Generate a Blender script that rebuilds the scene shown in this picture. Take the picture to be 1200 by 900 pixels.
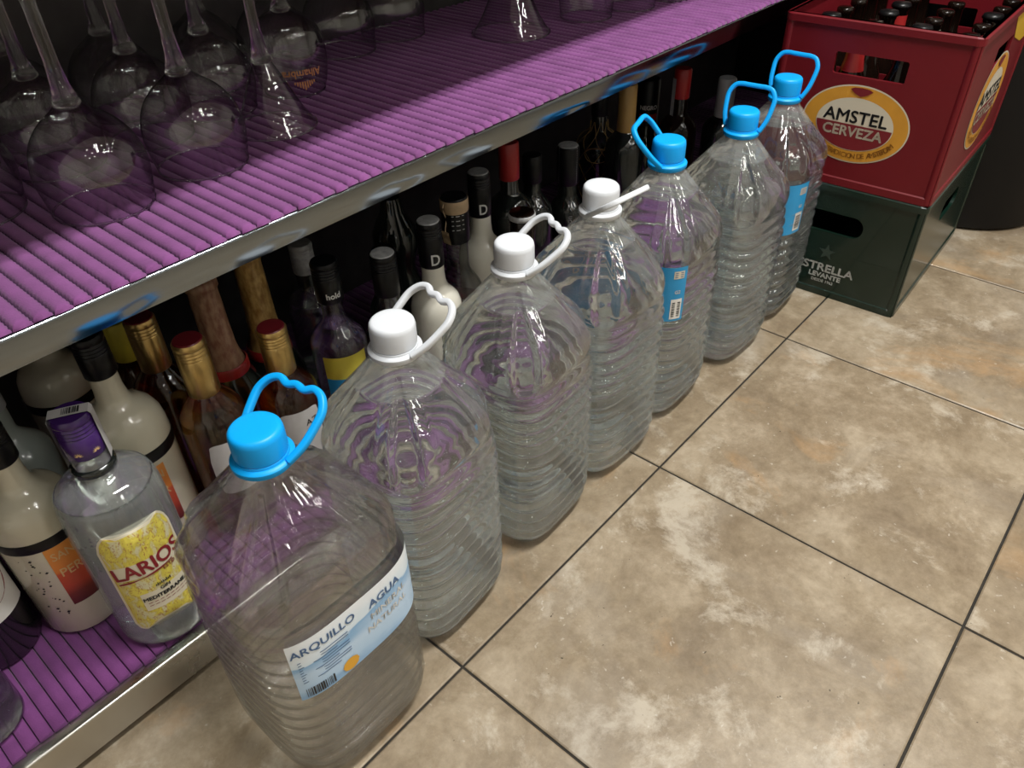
import bpy, math, random
from math import sin, cos, pi, radians, atan2, sqrt, exp
from mathutils import Matrix, Vector

for o in list(bpy.data.objects):
    bpy.data.objects.remove(o)
SC = bpy.context.scene
COL = SC.collection
random.seed(5)
S = 0.41                                    # floor tile pitch in metres

# ------------------------------------------------------------------ camera
cd = bpy.data.cameras.new('camera'); cam = bpy.data.objects.new('camera', cd); COL.objects.link(cam)
cd.sensor_width = 36.0; cd.lens = 36.0 * 899.44 / 1200.0; cd.clip_start = 0.02
RIGHT = Vector((0.65257477, -0.7573353, -0.02427794)); FWD = Vector((0.5818461, 0.52137067, -0.62420168))
UP = RIGHT.cross(FWD).normalized()
CAM = Vector((-0.76007159, -0.89536843, 1.91537552)) * S
mm = Matrix((RIGHT, UP, -FWD)).transposed().to_4x4(); mm.translation = CAM
cam.matrix_world = mm
SC.camera = cam

# ------------------------------------------------------------------ world, exposure
SC.view_settings.view_transform = 'Standard'; SC.view_settings.look = 'None'
SC.view_settings.gamma = 1.0; SC.view_settings.exposure = 0.0; SC.view_settings.use_curve_mapping = False
W = bpy.data.worlds.new('room_air'); SC.world = W; W.use_nodes = True
W.node_tree.nodes['Background'].inputs[0].default_value = (0.9, 0.93, 1.0, 1)
W.node_tree.nodes['Background'].inputs[1].default_value = 0.05
cy = SC.cycles
cy.max_bounces = 20; cy.transmission_bounces = 16; cy.transparent_max_bounces = 40
cy.glossy_bounces = 8; cy.diffuse_bounces = 5; cy.caustics_refractive = True; cy.caustics_reflective = False
cy.sample_clamp_indirect = 40.0; cy.blur_glossy = 0.3

# ------------------------------------------------------------------ ceiling lights
def area(name, loc, sx, sy, power, col=(1, 1, 1), shape='RECTANGLE', spread=180):
    l = bpy.data.lights.new(name, 'AREA'); l.shape = shape; l.size = sx; l.size_y = sy
    l.energy = power; l.color = col; l.spread = radians(spread)
    o = bpy.data.objects.new(name, l); COL.objects.link(o); o.location = loc
    return o
WHITE = (0.99, 0.985, 0.955)
for y in (-0.48, -0.56): area('tube_light', (0.55, y, 2.44), 1.2, 0.05, 36, WHITE)            # twin tube over the aisle
for x in (0.30, 0.44): area('tube_light', (x, -1.75, 2.44), 0.04, 1.2, 6, WHITE)              # twin tubes farther into the room
for y in (-2.60, -2.74): area('tube_light', (1.5, y, 2.44), 1.2, 0.04, 6, WHITE)
for x in (-1.2, -0.5, 0.2, 0.9, 1.6, 2.3):
    for y in (-1.45, -2.15, -2.95): area('spot_light', (x + 0.2 * (y < -1.5), y, 2.44), 0.08, 0.08, 0.8, WHITE, 'DISK')

# ------------------------------------------------------------------ materials
def nt(name):
    m = bpy.data.materials.new(name); m.use_nodes = True; t = m.node_tree; t.nodes.clear()
    return m, t
def nd(t, typ, **kw):
    n = t.nodes.new(typ)
    for k, v in kw.items():
        if k.startswith('i_'):
            key = k[2:].replace('_', ' ')
            s = n.inputs[int(key)] if key.isdigit() else n.inputs[key]
            s.default_value = v
        else: setattr(n, k, v)
    return n
def lk(t, a, b): t.links.new(a, b)
def out(t, sh):
    o = t.nodes.new('ShaderNodeOutputMaterial'); t.links.new(sh, o.inputs[0])
def c4(c): return (c[0], c[1], c[2], 1.0)
def prin(name, col, rough=0.5, metal=0.0, coat=0.0, spec=0.5, sub=0.0, vary=0.0, vscale=30.0, bump=0.0, bscale=200.0):
    m, t = nt(name); b = nd(t, 'ShaderNodeBsdfPrincipled')
    b.inputs['Base Color'].default_value = c4(col); b.inputs['Roughness'].default_value = rough
    b.inputs['Metallic'].default_value = metal; b.inputs['Coat Weight'].default_value = coat
    b.inputs['Specular IOR Level'].default_value = spec
    if sub: b.inputs['Subsurface Weight'].default_value = sub; b.inputs['Subsurface Scale'].default_value = 0.01
    tc = nd(t, 'ShaderNodeTexCoord')
    if vary:
        n = nd(t, 'ShaderNodeTexNoise', i_Scale=vscale, i_Detail=4.0); lk(t, tc.outputs['Object'], n.inputs['Vector'])
        r = nd(t, 'ShaderNodeValToRGB')
        r.color_ramp.elements[0].color = c4([x * (1 - vary) for x in col]); r.color_ramp.elements[1].color = c4([min(1, x * (1 + vary)) for x in col])
        r.color_ramp.elements[0].position = 0.3; r.color_ramp.elements[1].position = 0.7
        lk(t, n.outputs[0], r.inputs[0]); lk(t, r.outputs[0], b.inputs['Base Color'])
    if bump:
        n = nd(t, 'ShaderNodeTexNoise', i_Scale=bscale, i_Detail=3.0); lk(t, tc.outputs['Object'], n.inputs['Vector'])
        bp = nd(t, 'ShaderNodeBump', i_Strength=bump, i_Distance=0.002); lk(t, n.outputs[0], bp.inputs['Height']); lk(t, bp.outputs[0], b.inputs['Normal'])
    out(t, b.outputs[0]); return m
def thin(name, tint=(0.97, 0.98, 0.98), edge=(0.72, 0.76, 0.77), ior=1.5, rough=0.03, gain=1.7, power=3.0, bump=0.0, bscale=60, haze=0.0):
    """thin transparent wall: see-through, fresnel sheen, a longer path (darker) where the wall is seen edge on"""
    m, t = nt(name)
    lw = nd(t, 'ShaderNodeLayerWeight', i_Blend=0.5)
    pw = nd(t, 'ShaderNodeMath', operation='POWER'); pw.inputs[1].default_value = power; lk(t, lw.outputs['Facing'], pw.inputs[0])
    mx = nd(t, 'ShaderNodeMix', data_type='RGBA'); mx.inputs[6].default_value = c4(tint); mx.inputs[7].default_value = c4(edge); lk(t, pw.outputs[0], mx.inputs[0])
    tr = nd(t, 'ShaderNodeBsdfTransparent'); lk(t, mx.outputs[2], tr.inputs[0])
    gl = nd(t, 'ShaderNodeBsdfGlossy', i_Roughness=rough)
    f0 = ((ior - 1) / (ior + 1)) ** 2                       # Schlick, the same from both sides of the wall
    fr = nd(t, 'ShaderNodeLayerWeight', i_Blend=0.5)
    p5 = nd(t, 'ShaderNodeMath', operation='POWER'); p5.inputs[1].default_value = 5.0; lk(t, fr.outputs['Facing'], p5.inputs[0])
    ml = nd(t, 'ShaderNodeMath', operation='MULTIPLY_ADD', use_clamp=True); ml.inputs[1].default_value = (1 - f0) * 0.8; ml.inputs[2].default_value = f0 * gain; lk(t, p5.outputs[0], ml.inputs[0])
    if bump:
        tc = nd(t, 'ShaderNodeTexCoord'); n = nd(t, 'ShaderNodeTexNoise', i_Scale=bscale, i_Detail=2.0); lk(t, tc.outputs['Object'], n.inputs['Vector'])
        bp = nd(t, 'ShaderNodeBump', i_Strength=bump, i_Distance=0.003); lk(t, n.outputs[0], bp.inputs['Height'])
        lk(t, bp.outputs[0], gl.inputs['Normal']); lk(t, bp.outputs[0], fr.inputs['Normal'])
    s = nd(t, 'ShaderNodeMixShader'); lk(t, ml.outputs[0], s.inputs[0]); lk(t, tr.outputs[0], s.inputs[1]); lk(t, gl.outputs[0], s.inputs[2])
    last = s.outputs[0]
    if haze:
        df = nd(t, 'ShaderNodeBsdfDiffuse'); df.inputs[0].default_value = (0.85, 0.88, 0.88, 1)
        s2 = nd(t, 'ShaderNodeMixShader'); s2.inputs[0].default_value = haze; lk(t, last, s2.inputs[1]); lk(t, df.outputs[0], s2.inputs[2]); last = s2.outputs[0]
    out(t, last); return m
def refr(name, col, ior, rough=0.0, clear=0.0, bump=0.0, bscale=30):
    m, t = nt(name)
    g = nd(t, 'ShaderNodeBsdfGlass', i_IOR=ior, i_Roughness=rough); g.inputs[0].default_value = c4(col)
    if bump:
        tc = nd(t, 'ShaderNodeTexCoord'); n = nd(t, 'ShaderNodeTexNoise', i_Scale=bscale, i_Detail=1.0); lk(t, tc.outputs['Object'], n.inputs['Vector'])
        bp = nd(t, 'ShaderNodeBump', i_Strength=bump, i_Distance=0.003); lk(t, n.outputs[0], bp.inputs['Height']); lk(t, bp.outputs[0], g.inputs['Normal'])
    last = g.outputs[0]
    if clear:
        tr = nd(t, 'ShaderNodeBsdfTransparent'); tr.inputs[0].default_value = c4(col)
        s = nd(t, 'ShaderNodeMixShader'); s.inputs[0].default_value = clear; lk(t, last, s.inputs[1]); lk(t, tr.outputs[0], s.inputs[2]); last = s.outputs[0]
    out(t, last); return m

def pet_double(name, fac):
    """clear bottle wall: mostly see-through with a fresnel sheen, partly refracting where the wall is thicker at the ribs"""
    m = thin(name, (0.99, 0.995, 0.995), (0.90, 0.92, 0.92), 1.5, 0.02, 1.9, 4.0); t = m.node_tree
    o = [n for n in t.nodes if n.type == 'OUTPUT_MATERIAL'][0]; src = o.inputs[0].links[0].from_socket
    g = nd(t, 'ShaderNodeBsdfGlass', i_IOR=1.5, i_Roughness=0.0)
    s = nd(t, 'ShaderNodeMixShader'); s.inputs[0].default_value = fac; lk(t, src, s.inputs[1]); lk(t, g.outputs[0], s.inputs[2]); lk(t, s.outputs[0], o.inputs[0])
    return m
def tile_material():
    m, t = nt('travertine_tile'); b = nd(t, 'ShaderNodeBsdfPrincipled')
    tc = nd(t, 'ShaderNodeTexCoord'); oi = nd(t, 'ShaderNodeObjectInfo')
    cx = nd(t, 'ShaderNodeCombineXYZ')
    for k, f in enumerate((37.0, 91.0, 13.0)):
        q = nd(t, 'ShaderNodeMath', operation='MULTIPLY'); q.inputs[1].default_value = f; lk(t, oi.outputs['Random'], q.inputs[0]); lk(t, q.outputs[0], cx.inputs[k])
    ad = nd(t, 'ShaderNodeVectorMath', operation='ADD'); lk(t, tc.outputs['Object'], ad.inputs[0]); lk(t, cx.outputs[0], ad.inputs[1])
    def noise(scale, detail, rough=0.55, dist=0.0, warp=None):
        n = nd(t, 'ShaderNodeTexNoise', i_Scale=scale, i_Detail=detail, i_Roughness=rough, i_Distortion=dist); lk(t, ad.outputs[0], n.inputs['Vector']); return n.outputs[0]
    def ramp(src, stops):
        r = nd(t, 'ShaderNodeValToRGB'); e = r.color_ramp.elements
        while len(e) > 2: e.remove(e[-1])
        for k, (p, c) in enumerate(stops):
            x = e[k] if k < 2 else e.new(p)
            x.position = p; x.color = c4(c) if not isinstance(c, (int, float)) else (c, c, c, 1)
        lk(t, src, r.inputs[0]); return r.outputs[0]
    def mix(f, a, b_, mode='MIX'):
        q = nd(t, 'ShaderNodeMix', data_type='RGBA', blend_type=mode)
        if isinstance(f, float): q.inputs[0].default_value = f
        else: lk(t, f, q.inputs[0])
        lk(t, a, q.inputs[6])
        if isinstance(b_, tuple): q.inputs[7].default_value = c4(b_)
        else: lk(t, b_, q.inputs[7])
        return q.outputs[2]
    base = ramp(noise(9.0, 10.0, 0.70, 0.35), [(0.32, (0.185, 0.138, 0.088)), (0.50, (0.268, 0.210, 0.140)), (0.66, (0.375, 0.308, 0.222))])
    fine = ramp(noise(70.0, 6.0, 0.7), [(0.30, (0.80, 0.78, 0.74)), (0.70, (1.12, 1.12, 1.12))])
    col = mix(1.0, base, fine, 'MULTIPLY')
    veins = ramp(noise(8.0, 10.0, 0.74, 0.25), [(0.54, 0.0), (0.64, 0.72)])
    col = mix(veins, col, (0.50, 0.44, 0.35))
    grey = ramp(noise(4.0, 5.0, 0.6, 0.8), [(0.55, 0.0), (0.70, 0.45)])
    col = mix(grey, col, (0.30, 0.26, 0.21))
    rust = ramp(noise(5.0, 6.0, 0.62, 0.5), [(0.31, 0.50), (0.41, 0.0)])
    col = mix(rust, col, (0.43, 0.255, 0.115))
    specks = ramp(noise(160.0, 2.0, 0.5), [(0.765, 0.0), (0.785, 0.85)])
    col = mix(specks, col, (0.05, 0.035, 0.02))
    wsp = ramp(noise(120.0, 2.0, 0.5, 0.3), [(0.71, 0.0), (0.76, 0.35)])
    col = mix(wsp, col, (0.66, 0.61, 0.53))
    lk(t, col, b.inputs['Base Color'])
    rr = ramp(noise(14.0, 4.0), [(0.3, 0.30), (0.7, 0.48)]); lk(t, rr, b.inputs['Roughness'])
    bp = nd(t, 'ShaderNodeBump', i_Strength=0.25, i_Distance=0.003); lk(t, noise(26.0, 7.0, 0.65), bp.inputs['Height']); lk(t, bp.outputs[0], b.inputs['Normal'])
    out(t, b.outputs[0]); return m
def steel_material(name, col=(0.235, 0.262, 0.285), rough=0.12):
    m, t = nt(name); b = nd(t, 'ShaderNodeBsdfPrincipled', i_Metallic=1.0); b.inputs['Base Color'].default_value = c4(col)
    tc = nd(t, 'ShaderNodeTexCoord'); mp = nd(t, 'ShaderNodeMapping'); mp.inputs['Scale'].default_value = (3.0, 400.0, 400.0)
    lk(t, tc.outputs['Object'], mp.inputs[0]); n = nd(t, 'ShaderNodeTexNoise', i_Scale=1.0, i_Detail=4.0); lk(t, mp.outputs[0], n.inputs['Vector'])
    n2 = nd(t, 'ShaderNodeTexNoise', i_Scale=9.0, i_Detail=5.0); lk(t, tc.outputs['Object'], n2.inputs['Vector'])
    ma = nd(t, 'ShaderNodeMath', operation='MULTIPLY_ADD'); lk(t, n2.outputs[0], ma.inputs[0]); ma.inputs[1].default_value = 0.14; ma.inputs[2].default_value = rough - 0.07
    lk(t, ma.outputs[0], b.inputs['Roughness'])
    bp = nd(t, 'ShaderNodeBump', i_Strength=0.02, i_Distance=0.001); lk(t, n.outputs[0], bp.inputs['Height']); lk(t, bp.outputs[0], b.inputs['Normal'])
    out(t, b.outputs[0]); return m
def uv_label(name, fn):
    """printed label: fn(t, u, v) returns a colour socket built from the label's own u, v"""
    m, t = nt(name); b = nd(t, 'ShaderNodeBsdfPrincipled', i_Roughness=0.35)
    uv = nd(t, 'ShaderNodeUVMap'); sp = nd(t, 'ShaderNodeSeparateXYZ'); lk(t, uv.outputs[0], sp.inputs[0])
    lk(t, fn(t, uv, sp), b.inputs['Base Color']); out(t, b.outputs[0]); return m
def rampn(t, src, stops, interp='LINEAR'):
    r = nd(t, 'ShaderNodeValToRGB'); e = r.color_ramp.elements; r.color_ramp.interpolation = interp
    for k, (p, c) in enumerate(stops):
        x = e[k] if k < 2 else e.new(p)
        x.position = p; x.color = c4(c)
    lk(t, src, r.inputs[0]); return r.outputs[0]
def fn_water(t, uv, sp):
    w = nd(t, 'ShaderNodeTexNoise', i_Scale=2.2, i_Detail=3.0); lk(t, uv.outputs[0], w.inputs['Vector'])
    a = nd(t, 'ShaderNodeMath', operation='MULTIPLY_ADD'); lk(t, w.outputs[0], a.inputs[0]); a.inputs[1].default_value = 0.7; lk(t, sp.outputs['Y'], a.inputs[2])
    s = nd(t, 'ShaderNodeMath', operation='SUBTRACT'); lk(t, a.outputs[0], s.inputs[0]); s.inputs[1].default_value = 0.35
    return rampn(t, s.outputs[0], [(0.0, (0.25, 0.43, 0.66)), (0.10, (0.42, 0.60, 0.80)), (0.42, (0.50, 0.66, 0.84)), (0.60, (0.22, 0.42, 0.66)), (0.63, (0.66, 0.78, 0.88)), (0.9, (0.80, 0.86, 0.91))])
def fn_floral(t, uv, sp):
    n = nd(t, 'ShaderNodeTexNoise', i_Scale=26.0, i_Detail=5.0, i_Distortion=1.5); lk(t, uv.outputs[0], n.inputs['Vector'])
    n2 = nd(t, 'ShaderNodeTexNoise', i_Scale=7.0, i_Detail=3.0, i_Distortion=0.8); lk(t, uv.outputs[0], n2.inputs['Vector'])
    a = rampn(t, n2.outputs[0], [(0.38, (0.62, 0.58, 0.36)), (0.5, (0.60, 0.50, 0.07)), (0.62, (0.72, 0.62, 0.10))])
    k = rampn(t, n.outputs[0], [(0.55, (0, 0, 0)), (0.64, (0.8, 0.8, 0.8))])
    q = nd(t, 'ShaderNodeMix', data_type='RGBA'); lk(t, k, q.inputs[0]); lk(t, a, q.inputs[6]); q.inputs[7].default_value = (0.36, 0.13, 0.05, 1); return q.outputs[2]
def fn_sunset(t, uv, sp):
    return rampn(t, sp.outputs['Y'], [(0.0, (0.07, 0.008, 0.008)), (0.18, (0.16, 0.02, 0.012)), (0.32, (0.40, 0.045, 0.02)), (0.56, (0.50, 0.07, 0.025)), (0.60, (0.62, 0.18, 0.03)), (1.0, (0.68, 0.26, 0.05))])
def fn_foil(a, b):
    def f(t, uv, sp):
        n = nd(t, 'ShaderNodeTexNoise', i_Scale=18.0, i_Detail=6.0); lk(t, uv.outputs[0], n.inputs['Vector'])
        return rampn(t, n.outputs[0], [(0.35, a), (0.65, b)])
    return f
def mat_foam(name, col, dark, pitch):
    m, t = nt(name); b = nd(t, 'ShaderNodeBsdfPrincipled', i_Roughness=0.85); b.inputs['Specular IOR Level'].default_value = 0.2
    b.inputs['Sheen Weight'].default_value = 0.15
    tc = nd(t, 'ShaderNodeTexCoord'); n = nd(t, 'ShaderNodeTexNoise', i_Scale=35.0, i_Detail=5.0); lk(t, tc.outputs['Object'], n.inputs['Vector'])
    c = rampn(t, n.outputs[0], [(0.3, [x * 0.82 for x in col]), (0.7, [x * 1.12 for x in col])])
    lk(t, c, b.inputs['Base Color'])
    n2 = nd(t, 'ShaderNodeTexNoise', i_Scale=700.0, i_Detail=2.0); lk(t, tc.outputs['Object'], n2.inputs['Vector'])
    bp = nd(t, 'ShaderNodeBump', i_Strength=0.3, i_Distance=0.001); lk(t, n2.outputs[0], bp.inputs['Height']); lk(t, bp.outputs[0], b.inputs['Normal'])
    out(t, b.outputs[0]); return m

M = {}
M['tile'] = tile_material()
M['grout'] = prin('dark_grout', (0.022, 0.018, 0.013), 0.9, vary=0.4, vscale=60)
M['wall'] = prin('painted_wall', (0.68, 0.66, 0.62), 0.8, vary=0.05)
M['ceiling'] = prin('ceiling_paint', (0.72, 0.71, 0.69), 0.9, vary=0.04)
M['steel'] = steel_material('brushed_steel')
M['steel_low'] = steel_material('worn_steel', (0.55, 0.53, 0.48), 0.28)
M['dark_panel'] = prin('dark_panel', (0.028, 0.026, 0.025), 0.5, vary=0.3)
M['counter'] = prin('counter_wood', (0.10, 0.06, 0.035), 0.45, vary=0.2)
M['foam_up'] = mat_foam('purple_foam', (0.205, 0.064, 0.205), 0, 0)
M['foam_shaded'] = mat_foam('purple_foam_shaded', (0.145, 0.040, 0.150), 0, 0)  # same foam with the lower shelf's shade put into its colour
M['foam_gap'] = prin('foam_gap', (0.035, 0.008, 0.04), 0.9)
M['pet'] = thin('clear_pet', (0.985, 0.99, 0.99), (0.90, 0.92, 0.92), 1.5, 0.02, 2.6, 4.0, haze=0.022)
M['pet_wall'] = pet_double('clear_pet_wall', 0.18)
def hazed_above(m, z0, z1, amount):
    """pale haze mixed into the bottle wall above the water line (object height z0..z1)"""
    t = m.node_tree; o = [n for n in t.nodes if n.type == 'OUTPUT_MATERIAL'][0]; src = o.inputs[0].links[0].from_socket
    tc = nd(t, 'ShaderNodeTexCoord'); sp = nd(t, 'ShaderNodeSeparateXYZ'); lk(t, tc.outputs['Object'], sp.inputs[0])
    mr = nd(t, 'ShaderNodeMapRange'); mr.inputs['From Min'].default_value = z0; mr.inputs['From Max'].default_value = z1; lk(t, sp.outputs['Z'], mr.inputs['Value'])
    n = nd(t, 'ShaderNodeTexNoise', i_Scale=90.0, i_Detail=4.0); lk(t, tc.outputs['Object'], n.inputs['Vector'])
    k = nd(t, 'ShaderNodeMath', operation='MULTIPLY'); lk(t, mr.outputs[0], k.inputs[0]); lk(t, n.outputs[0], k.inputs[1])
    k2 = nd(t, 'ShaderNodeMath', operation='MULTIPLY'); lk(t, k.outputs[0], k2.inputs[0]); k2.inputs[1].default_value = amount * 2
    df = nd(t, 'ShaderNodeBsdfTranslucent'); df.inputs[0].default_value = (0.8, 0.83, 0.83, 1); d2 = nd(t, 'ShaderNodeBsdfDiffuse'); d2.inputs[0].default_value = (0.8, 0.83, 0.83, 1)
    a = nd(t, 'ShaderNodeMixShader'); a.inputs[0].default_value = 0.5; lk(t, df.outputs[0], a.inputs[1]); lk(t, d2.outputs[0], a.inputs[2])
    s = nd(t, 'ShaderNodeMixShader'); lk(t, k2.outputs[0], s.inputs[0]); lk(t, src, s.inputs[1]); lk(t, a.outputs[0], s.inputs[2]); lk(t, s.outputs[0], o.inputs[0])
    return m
hazed_above(M['pet'], .3325, .3340, 0.14)
M['water'] = refr('water', (0.965, 0.990, 1.0), 1.333, 0.0, 0.06)
M['glass'] = thin('glass_wall', (0.95, 0.955, 0.955), (0.34, 0.36, 0.36), 1.5, 0.015, 2.5, 2.6)
M['glass_solid'] = refr('glass_solid', (0.97, 0.98, 0.98), 1.5, 0.0, 0.2)
M['gin_glass'] = thin('hazed_gin_glass', (0.95, 0.97, 0.97), (0.55, 0.60, 0.60), 1.5, 0.03, 2.2, 2.4, haze=0.10)  # haze stands for bright surroundings refracted in the clear glass
M['bottle_glass'] = thin('bottle_glass', (0.93, 0.95, 0.95), (0.30, 0.33, 0.33), 1.5, 0.02, 1.7, 2.2)
M['gin'] = refr('clear_spirit', (0.95, 0.985, 0.98), 1.36, 0.0, 0.2)
M['amber'] = refr('amber_spirit', (0.80, 0.42, 0.12), 1.36, 0.0, 0.3)
M['pale_amber'] = refr('pale_amber_spirit', (0.92, 0.74, 0.42), 1.36, 0.0, 0.3)
M['rose'] = refr('rose_spirit', (0.75, 0.45, 0.42), 1.36, 0.0, 0.3)
M['black_glass'] = prin('dark_bottle_glass', (0.008, 0.010, 0.009), 0.06, coat=0.5)
M['brown_glass'] = prin('brown_bottle_glass', (0.006, 0.003, 0.002), 0.10, spec=0.4)
M['cream'] = prin('cream_bottle', (0.60, 0.555, 0.43), 0.16, coat=0.6, vary=0.03)
M['cream_white'] = prin('white_liqueur_bottle', (0.66, 0.63, 0.54), 0.14, coat=0.6)
M['frost'] = prin('frosted_grey_bottle', (0.38, 0.42, 0.38), 0.25, coat=0.5)
M['blue'] = prin('blue_plastic', (0.003, 0.36, 0.86), 0.4, spec=0.35)
M['white'] = prin('white_plastic', (0.66, 0.685, 0.72), 0.35, spec=0.4)
M['black'] = prin('black_cap', (0.005, 0.005, 0.0055), 0.32, spec=0.28)
M['grey_cap'] = prin('grey_cap_top', (0.33, 0.33, 0.33), 0.4, vary=0.25, vscale=160)
M['grey_white'] = prin('grey_white_cap', (0.42, 0.42, 0.43), 0.4)
M['purple_cap'] = prin('purple_cap', (0.045, 0.014, 0.11), 0.25, coat=0.3)
M['gold'] = prin('gold_cap', (0.60, 0.41, 0.15), 0.28, metal=0.9, vary=0.1)
M['red_cap'] = prin('dark_red_cap', (0.16, 0.012, 0.018), 0.35)
M['red_foil'] = prin('red_capsule', (0.36, 0.02, 0.02), 0.35)
M['foil'] = uv_label('gold_foil', fn_foil((0.30, 0.16, 0.04), (0.60, 0.40, 0.14)))
M['pink_foil'] = uv_label('copper_foil', fn_foil((0.24, 0.10, 0.06), (0.42, 0.26, 0.16)))
M['paper'] = prin('white_paper', (0.72, 0.71, 0.67), 0.6)
M['paper_grey'] = prin('grey_paper_label', (0.46, 0.44, 0.43), 0.6, vary=0.1)
M['kraft'] = prin('kraft_tag', (0.42, 0.30, 0.18), 0.7, vary=0.15, vscale=80)
M['yellow_label'] = prin('yellow_label', (0.56, 0.47, 0.05), 0.5, vary=0.1)
M['blue_label'] = prin('blue_label', (0.02, 0.27, 0.55), 0.4, vary=0.08)
M['blue_white'] = uv_label('water_label', fn_water)
M['floral'] = uv_label('floral_label', fn_floral)
M['sunset'] = uv_label('orange_red_label', fn_sunset)
M['cream_paper'] = prin('cream_paper', (0.66, 0.60, 0.46), 0.5)
M['ink_red'] = prin('dark_red_ink', (0.22, 0.012, 0.02), 0.5)
M['ink_black'] = prin('black_ink', (0.012, 0.012, 0.014), 0.5)
M['ink_blue'] = prin('blue_ink', (0.06, 0.13, 0.27), 0.5)
M['ink_white'] = prin('white_ink', (0.62, 0.62, 0.60), 0.5)
M['ink_copper'] = prin('copper_ink', (0.55, 0.24, 0.10), 0.4, metal=0.4)
M['ink_brown'] = prin('brown_ink', (0.33, 0.13, 0.015), 0.5)
M['ink_tan'] = prin('tan_ink', (0.62, 0.40, 0.20), 0.5)
M['orange_dot'] = prin('orange_print', (0.70, 0.36, 0.03), 0.5)
M['crate_red'] = prin('red_crate_plastic', (0.145, 0.0065, 0.0115), 0.42, spec=0.32, vary=0.06, vscale=14, bump=0.05, bscale=90)
M['crate_green'] = prin('green_crate_plastic', (0.005, 0.018, 0.012), 0.24, coat=0.2, spec=0.4, vary=0.1, vscale=10)
M['oval_gold'] = prin('gold_oval_print', (0.62, 0.29, 0.03), 0.45, vary=0.08)
M['oval_dark'] = prin('dark_red_print', (0.17, 0.008, 0.014), 0.45)
M['oval_cream'] = prin('cream_print', (0.62, 0.56, 0.44), 0.45)
M['yellow_patch'] = prin('yellow_patch', (0.58, 0.36, 0.02), 0.45)
M['bin'] = prin('black_bin_plastic', (0.004, 0.0035, 0.0035), 0.55, spec=0.25)
M['wire'] = prin('gold_wire', (0.40, 0.26, 0.10), 0.35, metal=0.9)

# ------------------------------------------------------------------ builders
def mesh(name, V, F, mat, parent=None, smooth=True, uv=None, loc=None):
    me = bpy.data.meshes.new(name); me.from_pydata([tuple(v) for v in V], [], F)
    if uv:
        l = me.uv_layers.new(name='UVMap')
        for lp in me.loops: l.data[lp.index].uv = uv[lp.vertex_index]
    if smooth: me.polygons.foreach_set('use_smooth', [True] * len(me.polygons))
    me.materials.append(M[mat] if isinstance(mat, str) else mat)
    me.update()
    o = bpy.data.objects.new(name, me); COL.objects.link(o)
    if parent: o.parent = parent
    if loc: o.location = loc
    return o
def autosmooth(o, deg=35):
    o.data.set_sharp_from_angle(angle=radians(deg)); return o
def tag(o, label=None, cat=None, group=None, kind=None):
    if label: o['label'] = label
    if cat: o['category'] = cat
    if group: o['group'] = group
    if kind: o['kind'] = kind
    return o
def thing(name, loc, label, cat, rz=0.0, group=None, kind=None):
    o = bpy.data.objects.new(name, None); COL.objects.link(o); o.location = loc; o.rotation_euler.z = rz
    o.empty_display_size = 0.05
    return tag(o, label, cat, group, kind)
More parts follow.
